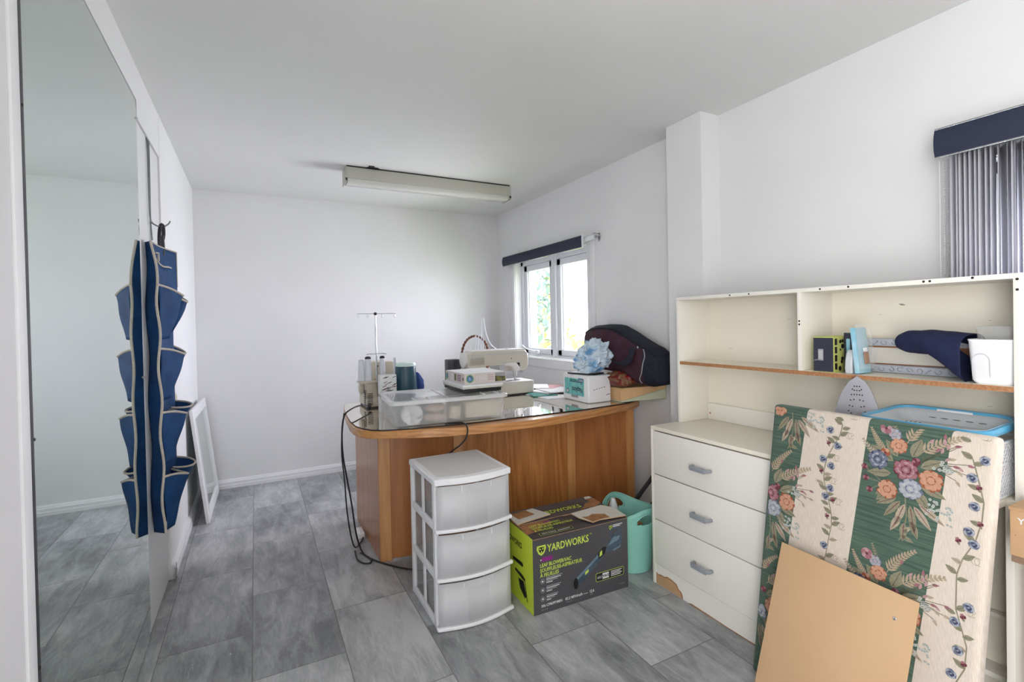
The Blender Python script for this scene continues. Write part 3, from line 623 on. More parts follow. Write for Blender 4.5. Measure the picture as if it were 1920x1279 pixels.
blob('yarn_bag', bp_(.205, .06, .738), (.062, .04, .022), 'skinbag', 'lower peach bundle in clear wrap inside the bin', 'bag', seed=8)
blob('folded_cloth', bp_(.20, .20, .755), (.09, .08, .035), 'bluegrey', 'blue grey folded cloth at the back of the bin behind the peach bundles', 'cloth', seed=5)
b = MB(); X = T(bp_(.30, .05, .757), rz=-.07, rx=0)
b.lathe([(.028, -.03), (.030, -.028), (.030, .028), (.028, .03)], 'creamroll', X @ Matrix.Rotation(.1, 4, 'Y'), 24); tag(b.build('ribbon_roll'), 'smaller cream roll standing on end in the middle of the bin', 'roll')
b = MB(); b.box((.35, .03, .718), (.52, .32, .805), 'creamroll', .02, bx); tag(b.build('fabric_stack'), 'folded cream fabric filling the right half of the bin', 'fabric')

# stack on the bin lid
b = MB(); b.box((.925, 2.31, .8395), (1.135, 2.60, .857), 'black', .004, seg=2); b.box((.922, 2.307, .855), (1.138, 2.603, .859), 'blackmetal', .001); tag(b.build('flat_case'), 'flat black case lying on the bin lid beneath a white box', 'case')
b = MB(); b.box((.918, 2.305, .8592), (1.140, 2.60, .880), 'whitecard', .003); b.box((.916, 2.303, .870), (1.142, 2.602, .8805), 'paper', .002); tag(b.build('flat_box'), 'flat white cardboard box sandwiched between black case and jigsaw box', 'box')
t = thing('jigsaw_box', 'pale pink jigsaw puzzle box marked 1000 on top of the bin stack', 'box', (1.05, 2.46, .881))
px0, py0, px1, py1, pz0, pz1 = .935, 2.325, 1.172, 2.60, .881, .934
b = MB(); b.box((px0 + .002, py0 + .002, pz0), (px1 - .002, py1 - .002, pz0 + .03), 'paper'); b.box((px0, py0, pz0 + .003), (px1, py1, pz1), 'pinkcard', .0012)
b.box((px0 + .004, py0 + .004, pz1), (px1 - .004, py1 - .004, pz1 + .0006), 'paper')
F = frame((px0, py0 - .0006, pz0), (1, 0, 0), (0, 0, 1))
b.disc((.03, .027), .021, 'greencircle', F, 24); b.disc((.03, .027, .0003), .016, 'bluecircle', F, 24); b.text('S', .022, 'whiteink', F @ T((.024, .02, .0006)))
b.text('1000', .034, 'whiteink', F @ T((.062, .017, 0)), .0006, .058)
for i in range(3): b.text(('JIGSAW', 'PUZZLE', 'PIECES')[i], .008, 'purpleink', F @ T((.130, .038 - i * .011, 0)), width=.034)
b.poly([(.172, .005), (.232, .005), (.232, .05), (.172, .05)], 'olive', F); b.poly([(.172, .034), (.232, .03), (.232, .05), (.172, .05)], 'greyink', F @ T((0, 0, .0003)))
F = frame((px0 - .0006, py1, pz0), (0, -1, 0), (0, 0, 1))
b.disc((.025, .027), .018, 'greencircle', F, 20); b.disc((.025, .027, .0003), .012, 'bluecircle', F, 16)
b.poly([(.085, .01), (.125, .01), (.125, .045), (.085, .045)], 'whiteink', F); b.poly([(.135, .01), (.16, .01), (.16, .045), (.135, .045)], 'olive', F)
for i in range(4): b.poly([(.175, .012 + i * .009), (.23, .012 + i * .009), (.23, .016 + i * .009), (.175, .016 + i * .009)], 'purpleink', F)
b.poly([(.25, .018), (.262, .018), (.262, .034), (.25, .034)], 'blackink', F)
b.build('lid', t, smooth=0)

# overlock machine
over = t = thing('overlock_machine', 'cream overlock sewing machine with four thread cones and tall thread stand', 'sewing machine', (.63, 2.98, .7137))
b = MB(); b.box((.555, 2.88, .722), (.745, 3.10, .775), 'creammachine', .012); b.box((.56, 2.89, .77), (.62, 3.08, .868), 'creammachine', .010)
b.box((.60, 2.95, .77), (.735, 3.09, .975), 'creammachine', .012)
for i in range(8): b.box((.5525, 2.895, .735 + i * .011), (.556, 2.935, .740 + i * .011), 'blackink', X=T()); 
for i in range(8): b.box((.562, 2.8785, .735 + i * .009), (.592, 2.8805, .7385 + i * .009), 'blackink')
b.lathe([(.004, 0), (.004, .002)], 'blackink', T((.64, 2.949, .95), rx=PI / 2), 10); b.lathe([(.004, 0), (.004, .002)], 'blackink', T((.66, 2.949, .942), rx=PI / 2), 10)
b.build('machine_body', t)
b = MB(); b.lathe([(.032, 0), (.034, .006), (.034, .016), (.020, .022), (0, .023)], 'creammachine', T((.556, 2.99, .82), ry=-PI / 2), 22); b.build('handwheel', t)
for x, y in ((.57, 2.9), (.73, 2.9), (.57, 3.08), (.73, 3.08)):
    b = MB(); b.lathe([(.012, .7137), (.010, .724)], 'black', T((x, y, 0)), 10); b.build('foot', t)
b = MB(); b.box((.515, 2.865, .862), (.750, 2.945, .874), 'creammachine', .004); b.build('thread_tray', t)
b = MB(); b.tube([(.622, 2.905, .874), (.622, 2.905, 1.258)], .0045, 'steel', 10); b.tube([(.519, 2.905, 1.259), (.741, 2.905, 1.259)], .0018, 'steel', 6)
b.lathe([(.006, 1.250), (.009, 1.256), (.009, 1.263), (.004, 1.267)], 'black', T((.622, 2.905, 0)), 12)
for x in (.524, .578, .662, .734):
    b.tube([(x - .003, 2.905, 1.259), (x - .004, 2.905, 1.242), (x, 2.905, 1.236), (x + .004, 2.905, 1.242), (x + .003, 2.905, 1.250)], .0013, 'steel', 5)
b.tube([(.565, 2.905, 1.022), (.58, 2.905, 1.026), (.665, 2.905, 1.026), (.68, 2.905, 1.022)], .0022, 'steel', 6)
b.build('thread_stand', t)
def cone(x, y, z, h, r, cap, label, k='thread'):
    c = thing('thread_cone', label, 'thread', (x, y, z))
    b = MB(); b.lathe([(r, z), (r * 1.02, z + .004), (r * .78, z + h), (r * .5, z + h + .003)], k, T((x, y, 0)), 22); b.build('thread', c)
    if cap: b = MB(); b.lathe([(r * .80, z + h - .004), (r * .82, z + h + .004), (r * .5, z + h + .010), (0, z + h + .011)], 'threadcap', T((x, y, 0)), 22); b.build('cap', c)
cone(.536, 2.905, .8745, .118, .020, False, 'leftmost thread cone, pale white, at the edge of the overlock tray')
cone(.573, 2.902, .8745, .128, .021, True, 'white thread cone with dark cap just left of the thread stand pole')
cone(.655, 2.902, .8745, .128, .018, True, 'white thread cone with dark cap just right of the thread stand pole')
cone(.731, 2.905, .8745, .122, .013, False, 'slim white thread cone behind the dark teal canister')
# black power cord to the overlock machine
b = MB()
b.tube([(.575, 2.868, .735), (.545, 2.84, .742), (.50, 2.80, .752), (.44, 2.70, .752), (.398, 2.66, .735), (.385, 2.66, .66), (.388, 2.68, .53), (.40, 2.63, .41), (.41, 2.56, .30), (.43, 2.60, .15), (.455, 2.66, .05), (.47, 2.62, .006), (.50, 2.54, .006), (.545, 2.46, .006), (.62, 2.36, .006), (.72, 2.28, .006)], .0042, 'black', 8, smooth=2)
b.tube([(.398, 2.655, .742), (.386, 2.650, .66), (.380, 2.66, .53), (.385, 2.60, .41), (.383, 2.55, .28), (.40, 2.55, .14), (.44, 2.68, .012), (.49, 2.78, .006), (.52, 2.85, .006)], .0036, 'black', 8, smooth=2)
b.tube([(.44, 2.68, .008), (.43, 2.58, .006), (.45, 2.52, .006), (.485, 2.50, .006), (.50, 2.55, .006), (.46, 2.64, .008)], .0038, 'black', 8, smooth=2)
b.lathe([(.006, 0), (.009, .012), (.009, .03), (.005, .045)], 'black', T((.578, 2.876, .735), rx=PI / 2, rz=-.5), 12)
b.build('power_cord', over)
b = MB(); b.tube([(.80, 2.222, .7185), (.84, 2.214, .7185), (.865, 2.19, .720), (.868, 2.135, .715), (.862, 2.115, .68), (.84, 2.12, .64), (.80, 2.16, .60), (.77, 2.20, .56)], .0035, 'black', 8, smooth=2)
b.tube([(.79, 2.224, .716), (.86, 2.21, .716)], .003, 'black', 6)
tag(b.build('cable'), 'short black cord draped over the desk front edge below the bin', 'cord')
b = MB(); b.box((.485, 2.83, 0.0), (.52, 2.93, .03), 'whiteplastic', .004); tag(b.build('power_strip'), 'white power strip end on the floor behind the desk left side', 'power strip')

# card box and canister
b = MB(); b.box((.600, 2.72, .7137), (.690, 2.78, .917), 'paper', .002)
F = frame((.600, 2.7195, .7137), (1, 0, 0), (0, 0, 1))
for i in range(26):
    x = random.uniform(.008, .075); z = random.uniform(.09, .19); b.poly([(x, z), (x + .02, z + .008), (x + .02, z + .0115), (x, z + .0035)], random.choice(('purpleink', 'blackink')), F)
tag(b.build('card_box'), 'white carton with slanted purple dashes behind the bin', 'box')
t = thing('canister', 'dark teal plastic canister with pale rim behind the storage bin', 'canister', (.758, 2.778, .7137))
b = MB(); b.lathe([(.066, .7137), (.068, .72), (.060, .955), (.056, .968), (.053, .955), (.05, .75), (0, .75)], 'tealcup', T((.758, 2.778, 0)) @ Matrix.Diagonal((.955, .955, 1, 1)), 32); b.build('canister_body', t)
b = MB(); b.lathe([(.0615, .956), (.062, .964), (.056, .975), (.045, .976), (0, .976)], 'mintplastic', T((.758, 2.778, 0)) @ Matrix.Diagonal((.955, .955, 1, 1)), 32); b.build('rim', t)
blob('blue_cushion', (.90, 3.06, .80), (.05, .05, .086), 'bluecloth', 'royal blue fabric bundle showing beside the teal canister', 'cloth', amp=.1)

# sewing machine
t = thing('sewing_machine', 'ivory domestic sewing machine facing the window end of the desk', 'sewing machine', (1.42, 2.96, .7137))
b = MB(); b.box((1.17, 2.862, .720), (1.652, 3.06, .802), 'sewing', .012, seg=3); b.box((1.17, 2.866, .7137), (1.645, 3.055, .722), 'hole'); b.build('bed', t)
b = MB(); b.box((1.39, 2.86, .7995), (1.648, 3.04, .8035), 'sewlight', .0015); b.box((1.50, 2.90, .8035), (1.535, 2.96, .806), 'steel', .0008); b.box((1.45, 2.875, .8035), (1.475, 2.885, .812), 'greyplastic', .001); b.build('free_arm_plate', t)
b = MB(); b.box((1.19, 2.885, .80), (1.315, 3.01, .985), 'sewing', .014, seg=3); b.build('column', t)
b = MB(); b.prism([(1.19, .915), (1.49, .915), (1.505, .872), (1.605, .872), (1.622, .90), (1.622, .985), (1.60, 1.010), (1.215, 1.010), (1.19, .99)], .12, 'sewing', frame((0, 3.005, 0), (1, 0, 0), (0, 0, 1))); b.build('arm', t, bevel=.007)
b = MB(); b.box((1.21, 2.8835, .985), (1.615, 2.886, .990), 'greyplastic'); b.box((1.215, 2.89, 1.009), (1.60, 3.0, 1.016), 'sewlight', .003); b.box((1.47, 2.91, 1.014), (1.49, 2.93, 1.024), 'sewlight', .002); b.box((1.34, 2.91, 1.014), (1.36, 2.93, 1.022), 'sewlight', .002); b.build('top_cover', t)
b = MB(); b.box((1.6155, 2.888, .905), (1.628, 3.0, .98), 'sewlight', .006); b.build('face_plate', t)
b = MB(); b.lathe([(.046, 0), (.05, .005), (.05, .022), (.04, .027), (0, .028)], 'sewlight', T((1.195, 2.945, .955), ry=-PI / 2), 28); b.build('handwheel', t)
b = MB(); b.prism([(1.44, .912), (1.49, .905), (1.515, .872), (1.545, .872), (1.55, .893), (1.52, .93), (1.46, .93), (1.43, .922)], .02, 'sewlight', frame((0, 2.884, 0), (1, 0, 0), (0, 0, 1))); b.box((1.535, 2.872, .885), (1.552, 2.886, .925), 'hole'); b.build('threading_guide', t, bevel=.002)
b = MB(); b.tube([(1.555, 2.925, .872), (1.555, 2.925, .835)], .005, 'steel', 8); b.tube([(1.555, 2.925, .84), (1.555, 2.925, .806)], .0014, 'steel', 6); b.box((1.54, 2.905, .806), (1.57, 2.95, .811), 'steel', .001); b.tube([(1.53, 2.93, .872), (1.53, 2.92, .825), (1.545, 2.92, .81)], .003, 'steel', 6); b.lathe([(.008, .855), (.008, .87)], 'steel', T((1.585, 2.915, 0)), 10); b.box((1.47, 2.93, .845), (1.53, 2.95, .872), 'greyplastic', .004); b.build('needle_bar', t)
b = MB(); b.lathe([(.003, 0), (.003, .003)], 'blackink', T((1.495, 2.8845, .955), rx=PI / 2), 10); b.build('screw', t)
for x, y, h in ((1.275, 2.93, .11), (1.287, 2.95, .115), (1.30, 2.93, .21), (1.318, 2.94, .215), (1.262, 2.94, .10), (1.31, 2.96, .11)):
    b = MB(); b.tube([(x, y, 1.01), (x + .003, y, 1.01 + h * .5), (x + .008, y, 1.01 + h)], .0024, 'thread', 6); lab(b.build('spool_pin', t), 'white spool pin')
b = MB(); b.tube([(1.325, 2.94, 1.215), (1.34, 2.94, 1.12), (1.37, 2.94, 1.05), (1.42, 2.94, 1.014)], .003, 'thread', 6, smooth=1); b.tube([(1.225, 2.94, 1.014), (1.25, 2.94, 1.09), (1.28, 2.94, 1.125), (1.31, 2.94, 1.10)], .0022, 'thread', 6, smooth=1); b.build('white_cord', t)
# basket behind it
t = thing('wicker_basket', 'wicker basket with braided brown arched handle behind the sewing machine', 'basket', (1.33, 3.12, .7137))
b = MB()
for s_ in (0, PI):
    pts = []
    for i in range(60):
        a = PI * i / 59; c = Vector((1.33 - .098 * math.cos(a), 3.10, .95 + .155 * math.sin(a) ** .8)); rad = Vector((-math.cos(a), 0, math.sin(a))); q = i * .9 + s_
        pts.append(c + rad * .0045 * math.cos(q) + Vector((0, 1, 0)) * .0045 * math.sin(q))
    b.tube(pts, .0048, 'wicker', 6)
b.build('handle', t)
b = MB()
for i in range(9): b.tube([(1.33 + (.10 + .003 * (i % 2)) * math.cos(2 * PI * j / 30), 3.10 + .028 * math.sin(2 * PI * j / 30), .7137 + .006 + i * .026) for j in range(30)], .011, 'wicker', 6, closed=True)
b.lathe([(.098, .7137), (.098, .94)], 'wicker', T((1.33, 3.10, 0)), 24, 1, .28); b.build('basket_body', t)
b = MB(); b.box((1.12, 3.06, .7137), (1.21, 3.14, .955), 'blackmetal', .01); tag(b.build('foot_pedal'), 'dark grey appliance behind the left end of the sewing machine', 'appliance')

# papers
specs = [((1.68, 2.72), (.19, .27), .05, .7137, 'paper', 'bottom white sheet of the loose papers beside the napkin pack', .002), ((1.665, 2.80), (.16, .22), -.25, .7159, 'papergreen', 'green leaflet poking out under the loose papers', .004),
         ((1.75, 2.90), (.22, .28), .3, .7201, 'paper', 'thick white booklet in the middle of the paper pile', .007), ((1.80, 2.84), (.2, .26), -.08, .7274, 'paper', 'white booklet near the top of the paper pile', .006), ((1.83, 3.0), (.18, .2), .5, .7336, 'paperpink', 'pink card at the back of the paper pile', .002), ((1.76, 3.02), (.17, .22), -.5, .7358, 'paper', 'topmost crooked white sheet on the paper pile', .002)]
for (x, y), (w, h), a, z, k, l, th in specs:
    b = MB(); b.box((-w / 2, -h / 2, 0), (w / 2, h / 2, th), k, X=T((x, y, z), rz=a)); tag(b.build('paper_sheet', smooth=0), l, 'paper', 'loose papers on the desk')

# napkin pack
t = thing('napkin_pack', 'white plastic wrapped pack of paper napkins with teal label at the desk front', 'napkins', (1.77, 2.44, .7137))
b = MB(); b.box((1.693, 2.31, .714), (1.857, 2.573, .874), 'whiteplastic', .010, seg=3)
F = frame((1.6922, 2.573, .714), (0, -1, 0), (0, 0, 1))
b.poly([(.02, .035), (.22, .035), (.22, .135), (.02, .135)], 'tealprint', F)
F2 = F @ T((.19, .105, .0005), rz=PI)
b.text('Serviettes', .034, 'blackink', F @ T((.2, .128, .0005), rz=PI), .0004, .12); b.text('Napkins', .044, 'blackink', F @ T((.205, .083, .0005), rz=PI), .0006, .105)
b.disc((.052, .055, .0005), .014, 'blackink', F, 18); b.disc((.052, .055, .0009), .010, 'whiteink', F, 18)
b.poly([(.165, .14), (.215, .14), (.215, .115), (.165, .115)], 'bluecircle', F @ T((0, 0, .0005))); b.text('400', .018, 'whiteink', F @ T((.212, .133, .001), rz=PI), .0002, .04)
b.poly([(.09, .022), (.16, .022), (.16, .036), (.09, .036)], 'greyink', F @ T((0, 0, .0005)))
F = frame((1.693, 2.3092, .714), (1, 0, 0), (0, 0, 1))
for i in range(5): b.poly([(.035 + .018 * i, .075 + .003 * i), (.047 + .018 * i, .077 + .003 * i), (.047 + .018 * i, .080 + .003 * i), (.035 + .018 * i, .078 + .003 * i)], 'blackink', F)
b.poly([(.125, .04), (.155, .045), (.155, .048), (.125, .043)], 'blackink', F)
b.build('wrapped_stack', t)
b = MB(); b.box((-.05, -.09, 0), (.06, .1, .008), 'black', .003, T((1.755, 2.42, .8750), rz=.35)); b.box((-.045, -.08, .008), (.05, .06, .0095), 'paper', .0005, T((1.745, 2.43, .8750), rz=.2)); tag(b.build('phone_case'), 'flat black case and folded paper lying on the napkin pack', 'case')

# foam slabs
A, B2, C2, D = Vector((1.878, 2.246, .7138)), Vector((2.062, 2.075, .742)), Vector((2.062, 2.50, .742)), Vector((1.868, 2.50, .7138))
up = lambda p, h: p + Vector((0, 0, h))
b = MB(); b.hexa([A, B2, C2, D, up(A, .006), up(B2, .058), up(C2, .058), up(D, .006)], 'foamgreen'); tag(b.build('foam_slab', bevel=.003), 'pale green foam wedge under the orange foam at the desk right end', 'foam')
b = MB(); b.hexa([up(A, .0065), up(B2, .0585), up(C2, .0585), up(D, .0065), up(A, .082), up(B2, .078), up(C2, .078), up(D, .082)], 'foam'); tag(b.build('foam_slab', bevel=.003), 'thick orange foam block lying on the green foam under the duffel bag', 'foam')

# duffel bag
t = thing('duffel_bag', 'large navy and maroon duffel bag slumped on foam against the wall', 'bag', (1.95, 2.25, .82))
keys = [(2.70, .98, 1.02, .02), (2.68, .90, 1.12, .06), (2.60, .885, 1.150, .09), (2.45, .885, 1.172, .10), (2.33, .880, 1.165, .10), (2.22, .868, 1.122, .10), (2.12, .826, 1.078, .10), (2.03, .825, 1.040, .10), (1.975, .835, 1.0, .085), (1.955, .87, .96, .045)]
def bagf(u, v):
    q = v * (len(keys) - 1); i = min(int(q), len(keys) - 2); f = q - i; a, c = keys[i], keys[i + 1]
    y, z0, z1, w = [a[j] * (1 - f) + c[j] * f for j in range(4)]
    th = 2 * PI * u; cx = 2.05 - w * .95; e = .65
    sg = lambda s_: math.copysign(abs(s_) ** e, s_)
    p = Vector((cx + w * .95 * sg(math.cos(th)), y, (z0 + z1) / 2 + (z1 - z0) / 2 * sg(math.sin(th))))
    nz = noise.noise(p * 9) * .012 + noise.noise(p * 24) * .005
    p.x -= abs(nz) if p.x > 2.0 else nz; p.z += nz * .5
    p.x = min(p.x, 2.058); return p
b = MB()
def bagk(u, v):
    z = math.sin(2 * PI * (u + .01)); x = math.cos(2 * PI * (u + .01))
    return 'maroon' if (x < .1 and -.96 < z < .72 and .12 < v < .74) else 'navy'
b.grid(bagf, 48, 40, bagk, closeu=True); b.build('bag_body', t, smooth=70)
def onb(u, v, o=.004):
    p = bagf(u, v); return p + Vector((-o, -o * .3, o * .5))
b = MB(); b.tube([onb(.36, .12 + .75 * i / 24, .003) for i in range(25)], .0045, 'navy', 6); b.tube([onb(.345, .12 + .75 * i / 24, .003) for i in range(25)], .0022, 'black', 5); b.build('zipper', t)
b = MB(); b.tube([onb(.36 + .28 * i / 16, .745 + .03 * math.sin(i / 3), .002) for i in range(17)], .003, 'greyink', 5); b.build('seam_piping', t)
def strap(b, pts, w, k):
    P = [Vector(p) for p in pts]
    for _ in range(3): P = [P[0]] + [q for a, c in zip(P, P[1:]) for q in (a * .75 + c * .25, a * .25 + c * .75)] + [P[-1]]
    V = [(b.bm.verts.new(p + Vector((0, w * .5, w * .3))), b.bm.verts.new(p - Vector((0, w * .5, w * .3)))) for p in P]
    for (a, c), (d, e) in zip(V, V[1:]): f = b.bm.faces.new((a, c, e, d)); f.material_index = b.mi(k)
b = MB(); strap(b, [(1.862, 2.40, 1.08), (1.845, 2.36, 1.01), (1.84, 2.28, .955), (1.84, 2.19, .935), (1.842, 2.13, .965), (1.845, 2.115, 1.01), (1.862, 2.115, 1.04)], .035, 'navy'); b.build('handle_strap', t, solid=.004)
b = MB(); b.lathe([(.007, 0), (.008, .003), (.004, .005), (0, .005)], 'steel', T(onb(.385, .71), ry=-PI / 2), 12); b.lathe([(.007, 0), (.008, .003), (.004, .005), (0, .005)], 'steel', T(onb(.40, .10), ry=-PI / 2), 12); b.build('rivet', t)

blob('snack_package', (1.885, 2.262, .848), (.052, .115, .044), 'red', 'red and brown foil package squeezed under the duffel bag', 'package', amp=.3, fr=2.2, seed=4, kk=lambda u, v: 'brownfoil' if noise.noise(Vector((math.cos(u * 6.28) * 2.5, math.sin(u * 6.28) * 2.5, v * 5))) > .08 else 'red')
# crumpled plastic bag on napkins
b = MB(); c = Vector((1.790, 2.365, .980))
def cf(u, v):
    th = u * 2 * PI; ph = v * PI; d = Vector((math.sin(ph) * math.cos(th), math.sin(ph) * math.sin(th), math.cos(ph)))
    q = .84 + .42 * abs(noise.noise(d * 2.1 + Vector((7, 0, 0)))) + .34 * abs(noise.noise(d * 4.6)) + .10 * noise.noise(d * 11)
    p = c + Vector((d.x * .112, d.y * .085, d.z * .096)) * q
    if d.z < -.2: p += Vector((-.07, .02, 0)) * (-d.z - .2) * 1.0
    p.z = max(p.z, .887); return p
b.grid(cf, 54, 30, 'bagblue', closeu=True); bmesh.ops.remove_doubles(b.bm, verts=b.bm.verts, dist=1e-5)
tag(b.build('plastic_bag', smooth=12), 'crumpled blue and white plastic bag on top of the napkin pack', 'plastic bag')
# ------------------------------------------------------------------ left side: hook, organizer, leaning mirror
t = thing('over_door_hook', 'long wire hook hanging over the top of the white door', 'hook', (-.385, 2.56, 2.004))
b = MB()
b.tube([(-.435, 2.545, 1.97), (-.434, 2.545, 2.008), (-.386, 2.548, 2.008), (-.383, 2.550, 1.97), (-.382, 2.548, 1.80), (-.381, 2.545, 1.655), (-.374, 2.55, 1.642), (-.362, 2.58, 1.636), (-.345, 2.62, 1.640), (-.33, 2.66, 1.662), (-.326, 2.67, 1.676)], .0032, 'wire', 8, smooth=2)
b.tube([(-.434, 2.585, 1.97), (-.434, 2.585, 2.008), (-.386, 2.583, 2.008), (-.383, 2.58, 1.97), (-.382, 2.565, 1.80), (-.381, 2.553, 1.655), (-.378, 2.55, 1.60), (-.376, 2.55, 1.57)], .0032, 'wire', 8, smooth=2)
b.build('wire_hook', t)
b = MB(); b.tube([(-.352, 2.60, 1.650), (-.343, 2.606, 1.645), (-.343, 2.61, 1.60), (-.350, 2.60, 1.565), (-.350, 2.60, 1.53), (-.357, 2.594, 1.535), (-.357, 2.59, 1.60)], .007, 'black', 8, closed=True, smooth=2); b.tube([(-.35, 2.60, 1.60), (-.347, 2.605, 1.54), (-.35, 2.60, 1.515)], .009, 'black', 8, smooth=1)
tag(b.build('carabiner'), 'black carabiner clip linking the wire hook to the blue organizer', 'clip')

t = thing('hanging_organizer', 'blue fabric hanging pocket organizer with beige binding on the door', 'organizer', (-.36, 2.6, 1.54))
def edge(z):   # near edge follows a wavy line: x, y
    k = math.sin((1.37 - z) / .265 * 2 * PI)
    fl = max(0, (z - 1.37) / .17)
    return Vector((-.341 - .004 * k - .016 * fl, 2.395 - .006 * k + .012 * fl, z))
def far(z):
    return Vector((-.312, 2.72, z)) if z > 1.30 else Vector((-.330, 2.70, z))
z0, z1 = .372, 1.545
b = MB()
def sheetf(u, v):
    z = z1 + (z0 - z1) * v; a = edge(z); c = far(z); p = a.lerp(c, u)
    if u > 0: p.x -= .022 * math.sin(PI * u) * (.6 + .4 * math.sin(v * 26))
    if v < .02: p.z += -.0
    return p
b.grid(sheetf, 14, 60, 'organizer')
def backf(u, v):
    z = z1 + (z0 - z1) * v; a = edge(z); d = Vector((-.384, 2.440, z)); p = a.lerp(d, u); p.x += .004 * math.sin(v * 20) * u; return p
b.grid(backf, 6, 60, 'organizer')
b.build('backing_sheet', t, smooth=60, solid=.0015, fix=False)
b = MB(); b.tube([edge(z1 + (z0 - z1) * i / 60) + Vector((.001, -.001, 0)) for i in range(61)], .0048, 'piping', 8)
b.tube([sheetf(i / 14, 0) for i in range(15)], .0034, 'piping', 6); b.tube([far(z1 - i * .02) for i in range(9)], .0034, 'piping', 6); b.build('edge_binding', t)
b = MB(); F = frame(sheetf(.12, .0) + Vector((.004, -.001, -.062)), (.09, .90, -.0), (0, 0, 1))
b.grid(lambda u, v: F @ Vector((u * .26, -.085 * v - .012 * math.sin(u * 5) - .03 * u, .006 * math.sin(PI * v) + .002)), 8, 4, 'organizer'); b.tube([F @ Vector((i / 8 * .26, -.012 * math.sin(i / 8 * 5) - .03 * i / 8, .004)) for i in range(9)], .0032, 'piping', 6)
b.tube([F @ Vector((.0, .02, .006)), F @ Vector((.02, .022, .010)), F @ Vector((.022, -.01, .010))], .004, 'piping', 5); b.build('label_pocket', t, solid=.001, fix=False)
# pocket rows: near pocket cone + further pockets
rows = [(1.372, 1.335, 1.145, 0), (1.115, 1.085, .900, 1), (.858, .832, .640, 2), (.600, .572, .375, 3)]
for ze, zt, zb, ri in rows:
    rn = random.Random(ri + 3)
    E0 = edge(ze); Tp = Vector((-.268, 2.520, zt)); Fk = Vector((-.335, 2.585, zt + .012)); Eb = edge(zb) + Vector((.004, .01, .006)); Tb = Eb + Vector((.022, .035, .004)); Fb = Vector((-.345, 2.56, zb + .01))
    def pk(u, v, E0=E0, Tp=Tp, Fk=Fk, Eb=Eb, Tb=Tb, Fb=Fb, rn=ri):
        def rim(u):
            if u < .55: return E0.lerp(Tp, u / .55)
            return Tp.lerp(Fk, (u - .55) / .45)
        def bot(u):
            if u < .55: return Eb.lerp(Tb, u / .55)
            return Tb.lerp(Fb, (u - .55) / .45)
        q = v ** 1.15; p = rim(u).lerp(bot(u), q)
        p.z += .006 * math.sin(PI * min(1, u / .55)) * (1 - v)
        p.x += .004 * math.sin(u * 9 + v * 5 + rn) * math.sin(PI * v) ; return p
    b = MB(); b.grid(pk, 18, 14, 'organizer'); b.tube([pk(i / 18, 0) for i in range(19)], .0042, 'piping', 6)
    b.build('pocket', t, smooth=50, solid=.0012, fix=False)
    # second pocket further along
    o2 = {0: (-.268, 2.66, -.02), 1: (-.285, 2.70, -.005), 2: (-.262, 2.67, .014), 3: (-.255, 2.66, .012)}[ri]
    T2 = Vector((o2[0], o2[1], zt + o2[2])); S2 = Vector((-.33, 2.585, zt + .02)); K2 = Vector((-.335, 2.74, zt + .03))
    dz = {0: .165, 1: .10, 2: .15, 3: .16}[ri]
    def pk2(u, v, S2=S2, T2=T2, K2=K2, dz=dz, n=ri):
        a = u * PI; m = (S2 + K2) / 2; out = T2 - m
        p = m + (S2 - m) * math.cos(a) + out * math.sin(a) ** .8
        p = p.lerp(Vector((-.34, 2.66, p.z - dz)), v ** 1.3 * .82); p.z = p.z if v == 0 else p.z
        p.x += .006 * math.sin(u * 11 + n * 2 + v * 4) * math.sin(PI * v); return p
    b = MB(); b.grid(pk2, 18, 10, 'organizer'); b.tube([pk2(i / 18, 0) for i in range(19)], .004, 'piping', 6); b.build('pocket', t, smooth=50, solid=.0012, fix=False)

t = thing('framed_mirror', 'white framed mirror leaning in the far left corner on the floor', 'mirror', (-.31, 3.86, 0))
p00, p10, p01 = Vector((-.276, 3.522, .001)), Vector((-.262, 4.190, .001)), Vector((-.352, 3.44, .70))
u = (p10 - p00); wv = u.length; u.normalize(); v = (p01 - p00); hv = v.length; v = (v - u * v.dot(u)).normalized(); n = u.cross(v).normalized()
if n.x < 0: n = -n
X = Matrix((u, v, n)).transposed().to_4x4(); X = Matrix.Translation(p00) @ X
hv = .70; wv = .67
b = MB(); f = .062
for lo, hi in (((0, 0, -.014), (f, hv, .004)), ((wv - f, 0, -.014), (wv, hv, .004)), ((f, 0, -.014), (wv - f, f, .004)), ((f, hv - f, -.014), (wv - f, hv, .004))): b.box(lo, hi, 'trim', .003, X)
for lo, hi in (((f - .012, f - .012, .003), (f, hv - f, .008)), ((wv - f, f, .003), (wv - f + .012, hv - f, .008))): b.box(lo, hi, 'trim', .002, X)
b.build('frame', t)
b = MB(); b.box((f - .005, f - .005, -.008), (wv - f + .005, hv - f + .005, -.003), 'mirror', 0, X); b.build('mirror_glass', t, smooth=0)

# ------------------------------------------------------------------ drawer tower
t = thing('drawer_tower', 'white plastic tower with three frosted drawers in front of the desk', 'drawers', (.765, 1.99, 0), math.radians(-.5))
x0, x1, y0, y1, zt = .600, .925, 1.822, 2.165, .592
b = MB()
for yy in (y0 + .012, y1 - .028):
    for xx in (x0, x1 - .016): b.box((xx, yy, 0), (xx + .016, yy + .028, zt - .02), 'whiteplastic', .003)
for z in (.0, .188, .380):
    for xx in (x0 + .001, x1 - .013): b.box((xx, y0 + .03, z), (xx + .012, y1 - .02, z + .030), 'whiteplastic', .003)
for z in (.192, .384):
    b.box((x0 + .004, y0 + .01, z), (x1 - .004, y1 - .004, z + .008), 'whiteplastic', .002)
b.box((x0 + .002, y1 - .012, .0), (x1 - .002, y1 - .002, .03), 'whiteplastic', .002); b.box((x0 + .004, y0 + .01, .0), (x1 - .004, y1 - .004, .008), 'whiteplastic', .002)
